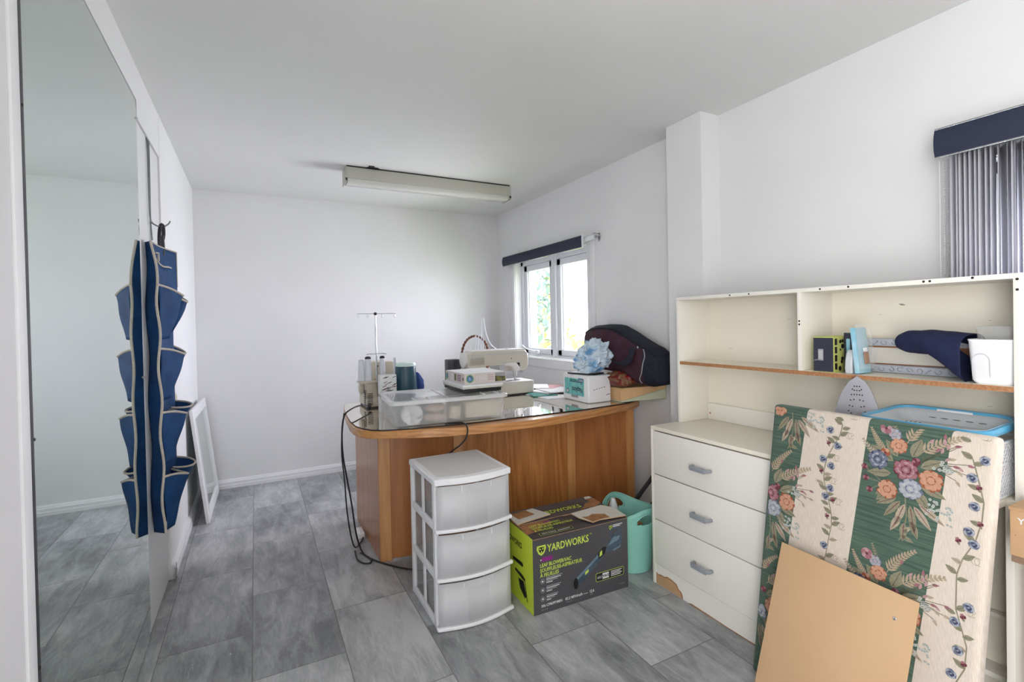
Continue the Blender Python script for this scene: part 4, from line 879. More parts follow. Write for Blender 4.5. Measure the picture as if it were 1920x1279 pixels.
for xx in (x0 + .003, x1 - .009):
    for z in (.03, .218, .41): b.box((xx, y0 + .16, z), (xx + .006, y0 + .185, z + .16), 'whiteplastic', .001)
b.build('frame', t)
def bow(xa, xb, y, d, n=12): return [(xa + (xb - xa) * i / n, y - d * math.sin(PI * i / n)) for i in range(n + 1)]
b = MB(); op = bow(x0 - .004, x1 + .004, y0 - .004, .030) + [(x1 + .004, y1 + .003), (x0 - .004, y1 + .003)]
b.prism(op, .026, 'whiteplastic', T((0, 0, zt - .028))); b.build('top_frame', t, smooth=40, bevel=.005)
b = MB(); ip = bow(x0 + .02, x1 - .02, y0 + .02, .028) + [(x1 - .02, y1 - .02), (x0 + .02, y1 - .02)]; b.prism(ip, .002, 'frosttop', T((0, 0, zt - .002))); b.build('top_panel', t, smooth=40)
for i in range(3):
    za = .010 + i * .1895; zb = za + .172
    b = MB(); fr = bow(x0 + .006, x1 - .006, y0 - .001, .030); bk = bow(x0 + .006, x1 - .006, y0 + .006, .030)
    # front shell with lip
    V = []
    def wall(pl, z_0, z_1, k):
        A = [b.bm.verts.new((x, y, z_0)) for x, y in pl]; B_ = [b.bm.verts.new((x, y, z_1)) for x, y in pl]
        for j in range(len(pl) - 1): f = b.bm.faces.new((A[j], A[j + 1], B_[j + 1], B_[j])); f.material_index = b.mi(k)
    wall(fr, za, zb, 'frostdense')
    inn = [(x, y - .0015) for x, y in bow(x0 + .03, x1 - .03, y0 - .0005, .030)]; wall(inn, za + .012, zb - .028, 'frost')
    wall([(x0 + .012, y0 + .01), (x0 + .012, y1 - .02), (x1 - .012, y1 - .02), (x1 - .012, y0 + .01)], za + .004, zb - .01, 'frost')
    fl = bow(x0 + .012, x1 - .012, y0 + .004, .028) + [(x1 - .012, y1 - .02), (x0 + .012, y1 - .02)]
    b.poly([(x, y, za + .004) for x, y in fl], 'frost')
    for a in range(6):   # ribs moulded in the drawer bottom
        an = a * PI / 3 + .3; cx, cy = (x0 + x1) / 2, (y0 + y1) / 2
        b.box((-.0015, 0, 0), (.0015, .12, .003), 'whiteplastic', 0, T((cx, cy, za + .005), rz=an))
    for xx in (x0 + .10, x1 - .10): b.box((xx, y0 - .0285, zb - .026), (xx + .002, y0 - .026, zb - .004), 'whiteplastic')
    d = b.build('drawer', t, smooth=40, solid=.0014, fix=False)
    b = MB(); lip = bow(x0 - .003, x1 + .003, y0 - .012, .030) + [(x, y) for x, y in reversed(bow(x0 - .003, x1 + .003, y0 + .008, .030))]
    b.prism(lip, .014, 'whiteplastic', T((0, 0, za - .008))); b.build('drawer_lip', d, smooth=40, bevel=.004)

# ------------------------------------------------------------------ leaf blower carton
t = thing('leaf_blower_box', 'dark printed leaf blower carton with lime end and torn top flaps', 'box', (1.218, 1.87, 0), math.radians(-1.6)); t['_local'] = 1
w, d, h = .480, .285, .312; x0, y0 = -w / 2, -.150
b = MB(); 
def q4(k, *p): b.poly(p, k)
q4('carton', (x0, y0, 0), (x0 + w, y0, 0), (x0 + w, y0, h), (x0, y0, h)); q4('lime', (x0, y0 + d, 0), (x0, y0, 0), (x0, y0, h), (x0, y0 + d, h)); q4('lime', (x0 + w, y0, 0), (x0 + w, y0 + d, 0), (x0 + w, y0 + d, h), (x0 + w, y0, h))
q4('carton', (x0 + w, y0 + d, 0), (x0, y0 + d, 0), (x0, y0 + d, h), (x0 + w, y0 + d, h)); q4('kraft', (x0, y0 + d, 0), (x0 + w, y0 + d, 0), (x0 + w, y0, 0), (x0, y0, 0))
b.box((x0 + .002, y0 + .002, h - .012), (x0 + w - .002, y0 + d - .002, h - .006), 'kraft')
F = frame((x0, y0, 0), (1, 0, 0), (0, 0, 1)); L = lambda x, y, z=.0006, rz=0: F @ T((x, y, z), rz=rz)
# front print
shield = [(-.020, .018), (.020, .018), (.022, .004), (.014, -.014), (0, -.024), (-.014, -.014), (-.022, .004)]
b.poly(shield, 'limetext', L(.040, .262)); b.poly([(x * .62, y * .62) for x, y in shield], 'blackink', L(.040, .262, .0009))
for a in range(3): b.poly([(0, .002), (.004, .009), (0, .013), (-.004, .009)], 'limetext', L(.040, .262, .0012, a * 2 * PI / 3 + PI))
b.text('YARDWORKS', .043, 'limetext', L(.068, .248), .0009, .205); b.text('TM', .010, 'limetext', L(.275, .275), 0)
b.poly([(.042, .212), (.092, .212), (.092, .229), (.042, .229)], 'magenta', L(0, 0)); b.disc((.037, .220), .003, 'whiteink', L(0, 0), 10)
for i, (s_, wd) in enumerate((('LEAF BLOWER/VAC', .150), ('SOUFFLEUSE-ASPIRATEUR', .205), ('À FEUILLES', .090))): b.text(s_, .0215, 'limetext', L(.032, .190 - i * .0205), .0005, wd)
for i in range(3):
    yy = .131 - i * .036; b.ring((.043, yy), .0085, .0105, 'greyink', L(0, 0)); b.disc((.043, yy), .0045, 'whiteink', L(0, 0), 12)
    for j in range(4): wd = (.078, .07, .055, .03)[j] * (1, .9, .72)[i]; b.poly([(.060, yy + .010 - j * .0065), (.060 + wd, yy + .010 - j * .0065), (.060 + wd, yy + .0135 - j * .0065), (.060, yy + .0135 - j * .0065)], 'whiteink' if j % 2 else 'greyink', L(0, 0))
b.text('306 CFM/PI³/MIN', .0155, 'whiteink', L(.034, .026), .0004, .10); b.text('8,66 m³/min', .008, 'greyink', L(.034, .013), .0, .03)
b.text('82.2 MPH/mi/h', .0155, 'whiteink', L(.150, .026), .0004, .085); b.text('132 km/h', .008, 'greyink', L(.150, .015), 0, .03); b.poly([(.24, .028), (.262, .028), (.262, .030), (.24, .030)], 'whiteink', L(0, 0)); b.text('12 A', .0165, 'whiteink', L(.272, .026), .0007, .022); b.text('AMP', .008, 'greyink', L(.275, .015), 0, .014)
pl = rr(.305, .062, .455, .100, .008); b.poly([(x, y) for x, y in pl], 'limetext', L(0, 0)); b.poly([(x, y) for x, y in rr(.3068, .0638, .4532, .0982, .007)], 'blackink', L(0, 0, .0009))
b.text('AERO', .015, 'whiteink', L(.311, .075, .0012), 0, .026); b.poly([(.340, .069), (.374, .069), (.374, .094), (.340, .094)], 'whiteink', L(0, 0, .0012)); b.text('FORCE', .014, 'blackink', L(.3415, .0765, .0015), .0006, .031)
for j in range(4): b.poly([(.385, .090 - j * .0065), (.445 - .008 * (j % 2), .090 - j * .0065), (.445 - .008 * (j % 2), .093 - j * .0065), (.385, .093 - j * .0065)], 'whiteink', L(0, 0, .0012))
b.poly([(x * .36, y * .5) for x, y in shield], 'limetext', L(.388, .283)); b.poly([(x * .26, y * .36) for x, y in shield], 'blackink', L(.388, .283, .0009)); b.text('2', .012, 'limetext', L(.3855, .279, .0012), .0004)
for j in range(3): b.poly([(.400, .290 - j * .0065), (.452 - .012 * j, .290 - j * .0065), (.452 - .012 * j, .2935 - j * .0065), (.400, .2935 - j * .0065)], 'whiteink', L(0, 0))
b.text('054-0000-0', .007, 'greyink', L(.43, .022), 0, .03)
# picture of the blower
def P2(pts, k, z): b.poly([(x, y) for x, y in pts], k, L(0, 0, z))
P2([(.196, .078), (.206, .062), (.345, .160), (.334, .186), (.325, .186), (.205, .108)], 'blower', .0008); P2([(.204, .104), (.212, .096), (.335, .178), (.328, .186)], 'blowerlight', .0011)
b.disc((.203, .083), .012, 'blackink', L(0, 0, .0014), 18, .024); P2([(.322, .158), (.355, .178), (.365, .205), (.345, .208), (.318, .185)], 'blackink', .0012); P2([(.326, .168), (.340, .176), (.340, .196), (.328, .188)], 'limetext', .0015)
P2([(.250, .108), (.268, .118), (.268, .130), (.250, .120)], 'limetext', .0016)
P2([(.345, .180), (.372, .176), (.442, .195), (.452, .225), (.440, .262), (.412, .262), (.392, .235), (.352, .204)], 'blower', .0010); P2([(.372, .208), (.43, .222), (.437, .24), (.40, .24)], 'blowerlight', .0013)
arc = [(.412 + .034 * math.cos(a), .258 + .026 * math.sin(a)) for a in [(-.5 + i * .28) for i in range(14)]]; arc2 = [(.412 + .024 * math.cos(a), .256 + .017 * math.sin(a)) for a in [(-.5 + i * .28) for i in range(14)]]
for i in range(13): P2([arc[i], arc[i + 1], arc2[i + 1], arc2[i]], 'blower', .0012)
P2([(.378, .262), (.392, .262), (.405, .24), (.395, .236)], 'blower', .0013); P2([(.400, .178), (.440, .190), (.44, .196), (.40, .186)], 'blowerlight', .0015)
# lime end print
G = frame((x0, y0 + d, 0), (0, -1, 0), (0, 0, 1)); g = lambda x, y, z=.0006, rz=0: G @ T((x, y, z), rz=rz)
b.text('YARDWORKS', .034, 'blackink', g(.02, .235), .001, .17)
P3 = lambda pts, k='blackink', z=.0007: b.poly(pts, k, g(0, 0, z))
P3([(.10, .158), (.19, .160), (.20, .168), (.19, .178), (.10, .172)]); P3([(.12, .130), (.19, .126), (.215, .118), (.215, .108), (.19, .108), (.12, .118)]); P3([(.15, .098), (.20, .104), (.222, .05), (.21, .035), (.165, .06)]); P3([(.205, .11), (.212, .11), (.235, .03), (.228, .03)])
b.build('carton', t, smooth=0, fix=False)
# top flaps
b = MB(); Z = h
def flap(pts, z0, dz, k, kt):   # sheet through y, rising dz towards the far side
    lo = [Vector((x, y, z0 + dz * ((y - y0) / d))) for x, y in pts]; hi = [p + Vector((0, 0, .004)) for p in lo]
    n = len(lo); A = [b.bm.verts.new(p) for p in lo]; B_ = [b.bm.verts.new(p) for p in hi]
    for f, kk in ((A[::-1], k), (B_, kt)): q = b.bm.faces.new(f); q.material_index = b.mi(kk)
    for i in range(n): q = b.bm.faces.new((A[i], A[(i + 1) % n], B_[(i + 1) % n], B_[i])); q.material_index = b.mi('kraft')
    return lambda x, y, o=.0006: Vector((x, y, z0 + .004 + o + dz * ((y - y0) / d)))
f1 = flap([(x0, y0), (x0 + w, y0), (x0 + w - .002, y0 + .135), (x0 + .24, y0 + .142), (x0 + .23, y0 + .150), (x0 + .01, y0 + .144)], Z - .006, .006, 'kraft', 'carton')
def dec(f, pts, k, o=.0007): b.poly([f(x0 + x, y0 + y, o) for x, y in pts], k)
dec(f1, [(.005, .10), (.15, .102), (.155, .142), (.012, .142)], 'torn'); dec(f1, [(.0, .05), (.07, .06), (.10, .10), (.005, .10)], 'torn')
A1 = Matrix.Translation(f1(x0, y0, .0010)) @ Matrix.Rotation(math.atan2(.006, d), 4, 'X')
for i, (s_, wd) in enumerate((('LEAF BLOWER/VAC', .15), ('SOUFFLEUSE-ASPIRATEUR', .205), ('À FEUILLES', .09))): b.text(s_, .024, 'limetext', A1 @ T((.045, .105 - i * .024, 0)), .0005, wd)
dec(f1, [(.05, .014), (.21, .018), (.21, .044), (.05, .040)], 'limetext', .0008); dec(f1, [(.052, .016), (.208, .020), (.208, .042), (.052, .038)], 'blackink', .0011); b.text('AERO FORCE', .016, 'whiteink', A1 @ T((.058, .022, .0008)), .0003, .07); dec(f1, [(.135, .022), (.20, .026), (.20, .037), (.135, .032)], 'greyink', .0014)
dec(f1, [(.12, .118), (.155, .12), (.155, .132), (.12, .13)], 'magenta', .0010)
b.build('front_flap', t, smooth=0, fix=False)
b = MB(); f2 = flap([(x0 + .01, y0 + .150), (x0 + .38, y0 + .152), (x0 + .40, y0 + .175), (x0 + w - .004, y0 + .165), (x0 + w, y0 + d), (x0, y0 + d)], Z - .008, .012, 'kraft', 'carton')
A2 = Matrix.Translation(f2(x0, y0, .0010)) @ Matrix.Rotation(math.atan2(.012, d), 4, 'X')
b.text('YARDWORKS', .046, 'limetext', A2 @ T((.13, .19, 0)), .0009, .24)
dec(f2, [(.33, .155), (.375, .17), (.44, .172), (.475, .19), (.475, .255), (.43, .262), (.44, .225), (.40, .215), (.38, .19)], 'torn', .0012); dec(f2, [(.43, .255), (.47, .258), (.47, .282), (.44, .283)], 'whitecard', .0013)
b.build('back_flap', t, smooth=0, fix=False)
b = MB(); f3 = flap([(x0 + .002, y0 + .14), (x0 + .185, y0 + .17), (x0 + .14, y0 + .262), (x0 + .002, y0 + .235)], Z + .002, .010, 'whitecard', 'whitecard')
dec(f3, [(.03, .18), (.12, .198), (.10, .255), (.02, .24)], 'torn'); b.build('torn_patch', t, smooth=0, fix=False)
b = MB(); f4 = flap([(x0 + .305, y0 + .012), (x0 + .345, y0 + .02), (x0 + w - .003, y0 + .004), (x0 + w + .003, y0 + .10), (x0 + w - .03, y0 + .155), (x0 + .27, y0 + .135), (x0 + .275, y0 + .08)], Z + .004, .004, 'whitecard', 'whitecard')
dec(f4, [(.305, .014), (.36, .022), (.40, .018), (.40, .06), (.35, .085), (.32, .07), (.29, .078)], 'torn'); b.build('torn_patch', t, smooth=0, fix=False)

# ------------------------------------------------------------------ turquoise tub
t = thing('flexible_tub', 'turquoise plastic tub with oval handle holes between box and dresser', 'tub', (1.60, 1.865, 0))
def tubf(u, v, ro=0):
    a = 2 * PI * u; lift = .045 * abs(math.cos(a - math.radians(-92))) ** 4; hh = .262 + lift
    r = (.098 + .036 * v) + ro; return Vector((1.60 + r * math.cos(a), 1.865 + r * .98 * math.sin(a), .004 + v * hh))
b = MB(); NU, NV = 72, 24
V = [[b.bm.verts.new(tubf(i / NU, j / NV)) for j in range(NV + 1)] for i in range(NU)]
for i in range(NU):
    for j in range(NV):
        a = math.degrees(2 * PI * (i + .5) / NU); hole = False
        for ac in (266, 88):
            da = (a - ac + 180) % 360 - 180; dv = (j + .5) / NV - .84
            if (da / 23) ** 2 + (dv / .085) ** 2 < 1: hole = True
        if not hole: f = b.bm.faces.new((V[i][j], V[(i + 1) % NU][j], V[(i + 1) % NU][j + 1], V[i][j + 1])); f.material_index = b.mi('turq')
f = b.bm.faces.new([V[i][0] for i in range(NU)][::-1]); f.material_index = b.mi('turq')
b.build('tub_body', t, smooth=50, solid=.003, fix=False)
b = MB(); b.tube([tubf(i / 72, 1) for i in range(72)], .0035, 'turq', 8, closed=True)
for ac in (266, 88): b.tube([tubf((ac + 24 * math.cos(q)) / 360, .84 + .088 * math.sin(q)) for q in [i * PI / 12 for i in range(24)]], .0032, 'turq', 6, closed=True)
b.build('rim', t)
b = MB(); b.lathe([(.038, .02), (.042, .06), (.030, .26), (.012, .325), (.009, .335)], 'greyplastic', T((1.515, 1.885, 0)), 20); tag(b.build('spray_bottle'), 'pale plastic bottle standing inside the turquoise tub', 'bottle')
b = MB(); b.box((1.60, 1.84, .012), (1.66, 1.90, .20), 'torn', .006); tag(b.build('brown_packet'), 'small brown packet seen through the handle hole of the tub', 'packet')
t = thing('metal_stand', 'black metal tube stand leaning between the desk and dresser', 'stand', (1.88, 2.02, 0))
b = MB(); b.tube([(1.70, 2.10, .07), (2.04, 1.99, .50)], .011, 'black', 10); b.tube([(1.74, 2.05, .03), (2.05, 1.965, .40)], .009, 'blackmetal', 10); b.build('tube', t)
b = MB(); b.box((1.76, 2.02, .0), (2.04, 2.12, .035), 'blackmetal', .006); b.build('foot', t)

# ------------------------------------------------------------------ dresser
t = thing('dresser', 'cream chest of three drawers with grey handles and chipped base', 'dresser', (1.76, 1.385, 0))
dx0, dx1, dy0, dy1, dz = 1.580, 1.935, 1.075, 1.692, .711
b = MB(); b.box((dx0 + .002, dy0, dz - .016), (dx1, dy1, dz), 'cream', .001); b.build('top', t)
for y in (dy1 - .016, dy0):
    b = MB(); b.box((dx0 + .001, y, 0), (dx1, y + .016, dz - .016), 'creamedge', .001); b.build('side_panel', t)
b = MB(); b.box((dx1 - .01, dy0 + .016, 0), (dx1, dy1 - .016, dz - .016), 'cream'); b.build('back_panel', t)
b = MB(); b.box((dx0 + .004, dy0 + .016, .0), (dx0 + .020, dy1 - .0165, .089), 'creamfront', .001)
F = frame((dx0 + .0035, dy1, 0), (0, -1, 0), (0, 0, 1))
chipp = [(.018, .002), (.175, .002), (.170, .020), (.165, .028), (.150, .034), (.138, .050), (.115, .056), (.085, .058), (.068, .050), (.045, .050), (.030, .046), (.018, .052)]
b.poly(chipp, 'torn', F); b.poly([(x * .93 + .006, y * .9) for x, y in chipp], 'kraft', F @ T((0, 0, .0004)))
b.poly([(.56, .002), (.60, .002), (.60, .022), (.585, .016), (.57, .014)], 'torn', F); b.poly([(.20, .0), (.56, .0), (.56, .004), (.40, .003), (.22, .006)], 'torn', F)
b.build('plinth', t, smooth=0)
for z0_, z1_ in ((.092, .2925), (.2965, .496), (.5005, .690)):
    b = MB(); b.box((dx0, dy0 + .0185, z0_), (dx0 + .016, dy1 - .0185, z1_), 'creamfront', .0012); dr = b.build('drawer', t)
    zc = z1_ - .102; b = MB()
    b.tube([(dx0, 1.448, zc), (dx0 - .018, 1.447, zc), (dx0 - .026, 1.440, zc), (dx0 - .026, 1.368, zc), (dx0 - .018, 1.361, zc), (dx0, 1.360, zc)], .0072, 'handle', 8, smooth=1)
    b.box((dx0 - .033, 1.366, zc - .010), (dx0 - .021, 1.442, zc + .009), 'handle', .004); b.build('handle', dr)

# table beside the dresser
t = thing('side_table', 'white table unit with low rail at the right of the dresser, behind the upholstered board', 'table', (1.76, .8, 0))
b = MB(); b.box((1.735, .08, .685), (1.945, dy0 - .002, .700), 'cream', .001); b.box((1.60, .545, .685), (1.735, dy0 - .002, .700), 'cream', .001); b.build('top', t)
b = MB(); b.box((1.738, .532, 0), (1.925, .549, .685), 'creamedge', .001); b.build('side_panel', t)
b = MB(); b.box((1.925, .09, 0), (1.935, dy0 - .002, .685), 'cream'); b.build('back_panel', t)
b = MB(); b.box((1.90, .55, .30), (1.925, dy0 - .002, .312), 'creamedge', .001); b.box((1.86, .55, .14), (1.925, dy0 - .002, .155), 'creamedge', .001); b.box((1.89, .55, .0), (1.925, dy0 - .002, .06), 'trim', .003); b.box((1.85, .66, .155), (1.88, .70, .205), 'whiteplastic', .002); b.build('rail', t)

# ------------------------------------------------------------------ hutch
t = thing('hutch', 'cream open shelving hutch with bare particle board shelf edge', 'shelving unit', (1.84, 1.1, .711))
hx0, hx1 = 1.741, 1.938; hy0, hy1 = .515, 1.680; hz1 = 1.292; zs = .9965; zb = .7115
def holes(b, pts):
    for y, z in pts: b.lathe([(.0035, 0), (.0035, .0006)], 'hole', T((hx0 + .0002, y, z), ry=-PI / 2), 8)
b = MB(); b.box((hx0, hy1 - .015, zb), (hx1, hy1, hz1 - .014), 'creamedge', .0008); b.build('side_panel', t)
b = MB(); b.box((hx0, hy0, .7005), (hx1, hy0 + .016, hz1), 'creamedge', .0008); holes(b, ((.523, 1.276), (.523, 1.249))); b.build('side_panel', t)
b = MB(); b.box((hx0, hy0 + .016, hz1 - .014), (hx1, hy1, hz1), 'creamedge', .0008); holes(b, ((1.388, 1.285), (1.022, 1.285), (.723, 1.286), (.708, 1.286), (.612, 1.287), (1.30, 1.285), (.93, 1.286))); b.build('top_panel', t)
b = MB(); b.box((hx0, 1.090, zs), (hx1 - .005, 1.104, hz1 - .014), 'creamedge', .0008); holes(b, ((1.097, 1.175), (1.097, 1.163))); b.build('divider', t)
b = MB(); b.box((hx0 + .003, hy0 + .016, zs - .015), (hx1 - .005, hy1 - .015, zs), 'cream', .0006); b.box((hx0 + .001, hy0 + .016, zs - .0145), (hx0 + .0035, hy1 - .015, zs - .0005), 'chip'); b.build('shelf', t, smooth=0)
b = MB(); b.box((hx1 - .005, hy0 + .016, zb), (hx1 - .001, hy1 - .015, hz1 - .014), 'cream')
for y, z in ((.86, 1.225), (.855, 1.222)): b.box((hx1 - .0056, y, z), (hx1 - .0045, y + .012, z + .002), 'hole')
for i in range(14):
    y = random.uniform(.6, 1.6); z = random.uniform(.80, 1.24); b.box((hx1 - .0054, y, z), (hx1 - .0045, y + random.uniform(.002, .02), z + .001), 'f_tan')
b.build('back_panel', t, smooth=0)
b = MB(); b.box((hx1 - .018, 1.11, zb), (hx1 - .006, hy1 - .016, .787), 'creamedge', .001); b.lathe([(.004, 0), (.004, .003)], 'chip', T((hx1 - .018, 1.65, .74), ry=-PI / 2), 8); b.build('back_rail', t)
b = MB(); b.box((1.785, 1.684, .712), (1.93, 1.692, .812), 'bookdark', .001)
for i in range(16): z = .718 + i * .0058; b.box((1.7845, 1.6845, z), (1.786, 1.6915, z + .0025), 'whiteink' if i % 3 else 'bluecircle')
tag(b.build('speckled_board', smooth=0), 'thin speckled navy board wedged behind the left side of the hutch', 'board')

# things on the shelf
S0 = zs + .0002
b = MB(); b.box((1.748, .983, S0), (1.865, 1.052, S0 + .123), 'bookyellow', .001); F = frame((1.7475, 1.051, S0), (0, -1, 0), (0, 0, 1))
b.poly([(.0, .002), (.067, .002), (.067, .119), (.0, .119)], 'bookdark', F); b.poly([(.016, .04), (.034, .04), (.034, .08), (.016, .08)], 'greyink', F @ T((0, 0, .0004)))
for i in range(5): b.poly([(.018 + .003 * i, .045), (.0192 + .003 * i, .045), (.0192 + .003 * i, .075), (.018 + .003 * i, .075)], 'whiteink', F @ T((0, 0, .0008)))
b.poly([(.002, .038), (.018, .042), (.018, .045), (.002, .041)], 'greyink', F @ T((0, 0, .0004)))
F = frame((1.748, .9824, S0), (1, 0, 0), (0, 0, 1))
for i in range(4): b.poly([(.006, .010 + .028 * i), (.020, .010 + .028 * i), (.020, .032 + .028 * i), (.006, .032 + .028 * i)], 'blackink', F)
for i in range(22): x, z = random.uniform(.03, .13), random.uniform(.005, .11); b.disc((x, z), random.uniform(.004, .010), 'blackink', F @ T((0, 0, .0001 + .00005 * i)), 7)
tag(b.build('board_game_box', smooth=0), 'black faced box with yellow green patterned spine beside the hutch divider', 'box')
b = MB(); b.box((1.80, .948, S0), (1.866, .978, S0 + .135), 'bookteal', .001); b.box((1.797, .951, S0 + .002), (1.801, .975, S0 + .13), 'bookdark'); b.box((1.7962, .956, S0 + .07), (1.7972, .968, S0 + .115), 'bluepack'); tag(b.build('dvd_box', smooth=0), 'dark teal sea print box behind the black faced box', 'box')
b = MB(); X = frame((1.752, .950, S0), (.995, .1, 0), (0, 0, 1)); b.prism([(.0, .0), (.055, .0), (.055, .076), (.02, .080), (.008, .068), (.0, .045), (-.004, .02)], .022, 'greyplastic', X @ T((0, 0, -.0))); tag(b.build('plastic_cover', bevel=.004), 'small pale rounded plastic piece leaning beside the blue package', 'plastic piece')
t = thing('blister_package', 'light blue plastic blister package leaning on the shelf', 'package', (1.80, .91, zs))
X = T((1.755, .921, S0 + .001), rx=-.10); b = MB(); b.box((0, -.014, 0), (.075, 0, .152), 'bluepack', .003, X, top=.96); b.build('card', t)
b = MB(); b.box((.004, -.024, .012), (.086, -.014, .165), 'clear', .006, X); b.build('blister', t)
b = MB(); b.box((.035, -.0205, .03), (.06, -.0155, .07), 'torn', .004, X); b.box((.035, -.0205, .07), (.055, -.0155, .085), 'whiteplastic', .004, X); b.build('contents', t)
# padded lap board lying on edge at the back
t = thing('lap_board', 'padded board with grey scroll fabric edges and bare wood centre on the shelf', 'board', (1.91, .83, zs))
b = MB(); b.box((1.896, .64, S0 + .01), (1.904, 1.0, S0 + .100), 'woodtray'); b.build('wood_panel', t, smooth=0)
b = MB(); b.box((1.892, .70, S0 + .030), (1.896, .985, S0 + .083), 'whitecard'); b.build('label_panel', t, smooth=0)
for z, x_ in ((S0 + .0, 1.872), (S0 + .088, 1.888)):
    b = MB(); b.box((x_, .64, z), (x_ + .034, 1.0, z + .026), 'patterned', .006)
    for i in range(13):
        y = .65 + i * .026; F = frame((x_ - .0004, y + .024, z + .003), (0, -1, 0), (0, 0, 1)); pts = [F @ Vector((.012 + .011 * math.cos(q * (1 if i % 2 else -1) + i) * (1 - .08 * n_), .010 + .009 * math.sin(q + i) * (1 - .06 * n_), 0)) for n_, q in enumerate([k * .6 for k in range(9)])]
        b.tube(pts, .0009, 'scroll', 4)
    b.build('fabric_edge', t, smooth=40)
# navy cloth
b = MB()
def clf(u, v):
    y = .806 - u * .170; wid = .028 + .045 * min(1, u * 1.6 + .25); a = 2 * PI * v
    zc = 1.105 + .005 * math.sin(u * 3) - .012 * u; hz = .034 + .004 * u
    p = Vector((1.815 + wid * .75 * math.cos(a), y - .012 * math.cos(a), zc + hz * math.sin(a)))
    if u < .08: p.y += .0; p.z = zc + (p.z - zc) * (.75 + 3 * u)
    p.z -= max(0, u - .45) * .10 * (1 if math.sin(a) < 0 else .0) * 1.2
    p += Vector((1, .3, .6)) * noise.noise(p * 26) * .005; return p
b.grid(clf, 30, 24, 'navycloth'); b.build
o = b.build('navy_cloth', smooth=80, solid=.0025, fix=False); tag(o, 'folded navy blue cloth draped from the white plastic bin', 'cloth')
t = thing('white_bin', 'white plastic storage bin at the right end of the hutch shelf', 'bin', (1.80, .58, zs))
b = MB(); X0 = T((1.757, .535, 0)); loft(b, [(rr(.004, .005, .13, .080, .012), S0), (rr(.0, .0, .14, .088, .014), S0 + .01), (rr(-.006, -.004, .15, .094, .014), S0 + .116), (rr(-.008, -.004, .152, .096, .014), S0 + .122)], 'whiteplastic', X=X0)
F = frame((1.7555, .600, S0 + .02), (0, -1, 0), (-.06, 0, 1)); arch = [(.018 * math.cos(PI * i / 10), .045 + .018 * math.sin(PI * i / 10)) for i in range(11)]
b.tube([F @ Vector((.018, .0, 0))] + [F @ Vector((x, y, 0)) for x, y in arch] + [F @ Vector((-.018, 0, 0))], .0008, 'greyplastic', 4); b.build('bin_body', t, smooth=40, solid=.002)
t = thing('clear_container', 'clear plastic container resting inside the top of the white bin', 'container', (1.82, .58, 1.12))
b = MB(); X0 = T((1.775, .540, 0)); loft(b, [(rr(.01, .004, .11, .074, .012), S0 + .07), (rr(.0, .0, .12, .082, .014), S0 + .150), (rr(-.006, -.003, .126, .086, .014), S0 + .152), (rr(-.006, -.003, .126, .086, .014), S0 + .157)], 'clear', X=X0); b.build('container_body', t, solid=.0015)

# ------------------------------------------------------------------ iron
t = thing('clothes_iron', 'upright steam iron with metal soleplate standing behind the upholstered board', 'iron', (1.74, .885, .7005))
sole = lambda w: [(0, .255)] + [(w * math.sin(PI / 2 * min(1, (i / 12) ** .62)), .255 - .205 * (i / 12)) for i in range(1, 13)] + [(w * .92, .008), (-w * .92, .008)] + [(-w * math.sin(PI / 2 * min(1, (i / 12) ** .62)), .255 - .205 * (i / 12)) for i in range(12, 0, -1)]
X = T((1.70, .890, .716), rz=0) @ frame((0, 0, 0), (.34, -1, 0), (.10, 0, 1)); zs_ = 0
sp = [(x, y * 1.10) for x, y in sole(.069)]
b = MB(); b.prism(sp, -.008, 'soleplate', X)
for (x, y) in [(s_ * (.012 + .0025 * i), .215 - i * .016) for i in range(10) for s_ in (-1, 1)] + [(s_ * (.008 + .0035 * i), .185 - i * .02) for i in range(6) for s_ in (-1, 1)] + [(a, .20 + c) for a in (-.007, 0, .007) for c in (0, .012, .024)]:
    b.disc((x, y * 1.10, .0004), .0022, 'hole', X, 10)
b.build('soleplate', t, smooth=30, bevel=.0015)
b = MB(); loft(b, [([(x, y) for x, y in sp], -.008), ([(x * .93, y * .985) for x, y in sp], -.022), ([(x * .62, y * .90) for x, y in sp], -.060), ([(x * .45, y * .8) for x, y in sp], -.075)], 'mintplastic', (True, True), X); b.build('iron_body', t, smooth=50)
b = MB(); b.tube([X @ Vector(p) for p in ((0, .20, -.07), (0, .185, -.115), (0, .10, -.125), (0, .03, -.11), (0, .012, -.07))], .014, 'whiteplastic', 10, smooth=2); b.box((-.045, .0, -.10), (.045, .014, -.01), 'whiteplastic', .004, X); b.build('handle', t)

# ------------------------------------------------------------------ baskets
t = thing('mesh_basket', 'white plastic mesh basket under the blue laundry tub', 'basket', (1.77, .68, .7005))
bx0, bx1, by0, by1, bz0, bz1 = 1.625, 1.88, .552, .80, .7012, .850
b = MB()
for z in (bz0 + .004, .79, bz1 - .004): b.tube([(x, y, z) for x, y in rr(bx0, by0, bx1, by1, .02)], .0032 if z < bz1 - .01 else .005, 'whiteplastic', 6, closed=True)
st = .016
def wallgrid(p, q):
    p, q = Vector(p), Vector(q); n = int((q - p).length / st); d = (q - p) / n
    for i in range(-8, n + 8):
        for s_ in (-1, 1):
            pts = [p + d * (i + s_ * k) * 1.0 + Vector((0, 0, (bz1 - bz0) * k / 8)) for k in range(9)]
            pts = [r_ for r_ in pts if -1e-6 <= (r_ - p).dot(d.normalized()) <= (q - p).length + 1e-6]
            if len(pts) > 1: b.tube([pts[0], pts[-1]], .0016, 'whiteplastic', 4)
wallgrid((bx0, by0, bz0), (bx0, by1, bz0)); wallgrid((bx0, by0, bz0), (bx1, by0, bz0)); wallgrid((bx0, by1, bz0), (bx1, by1, bz0))
b.box((bx0, by0, bz0), (bx1, by1, bz0 + .003), 'whiteplastic'); b.build('mesh_body', t, smooth=40)
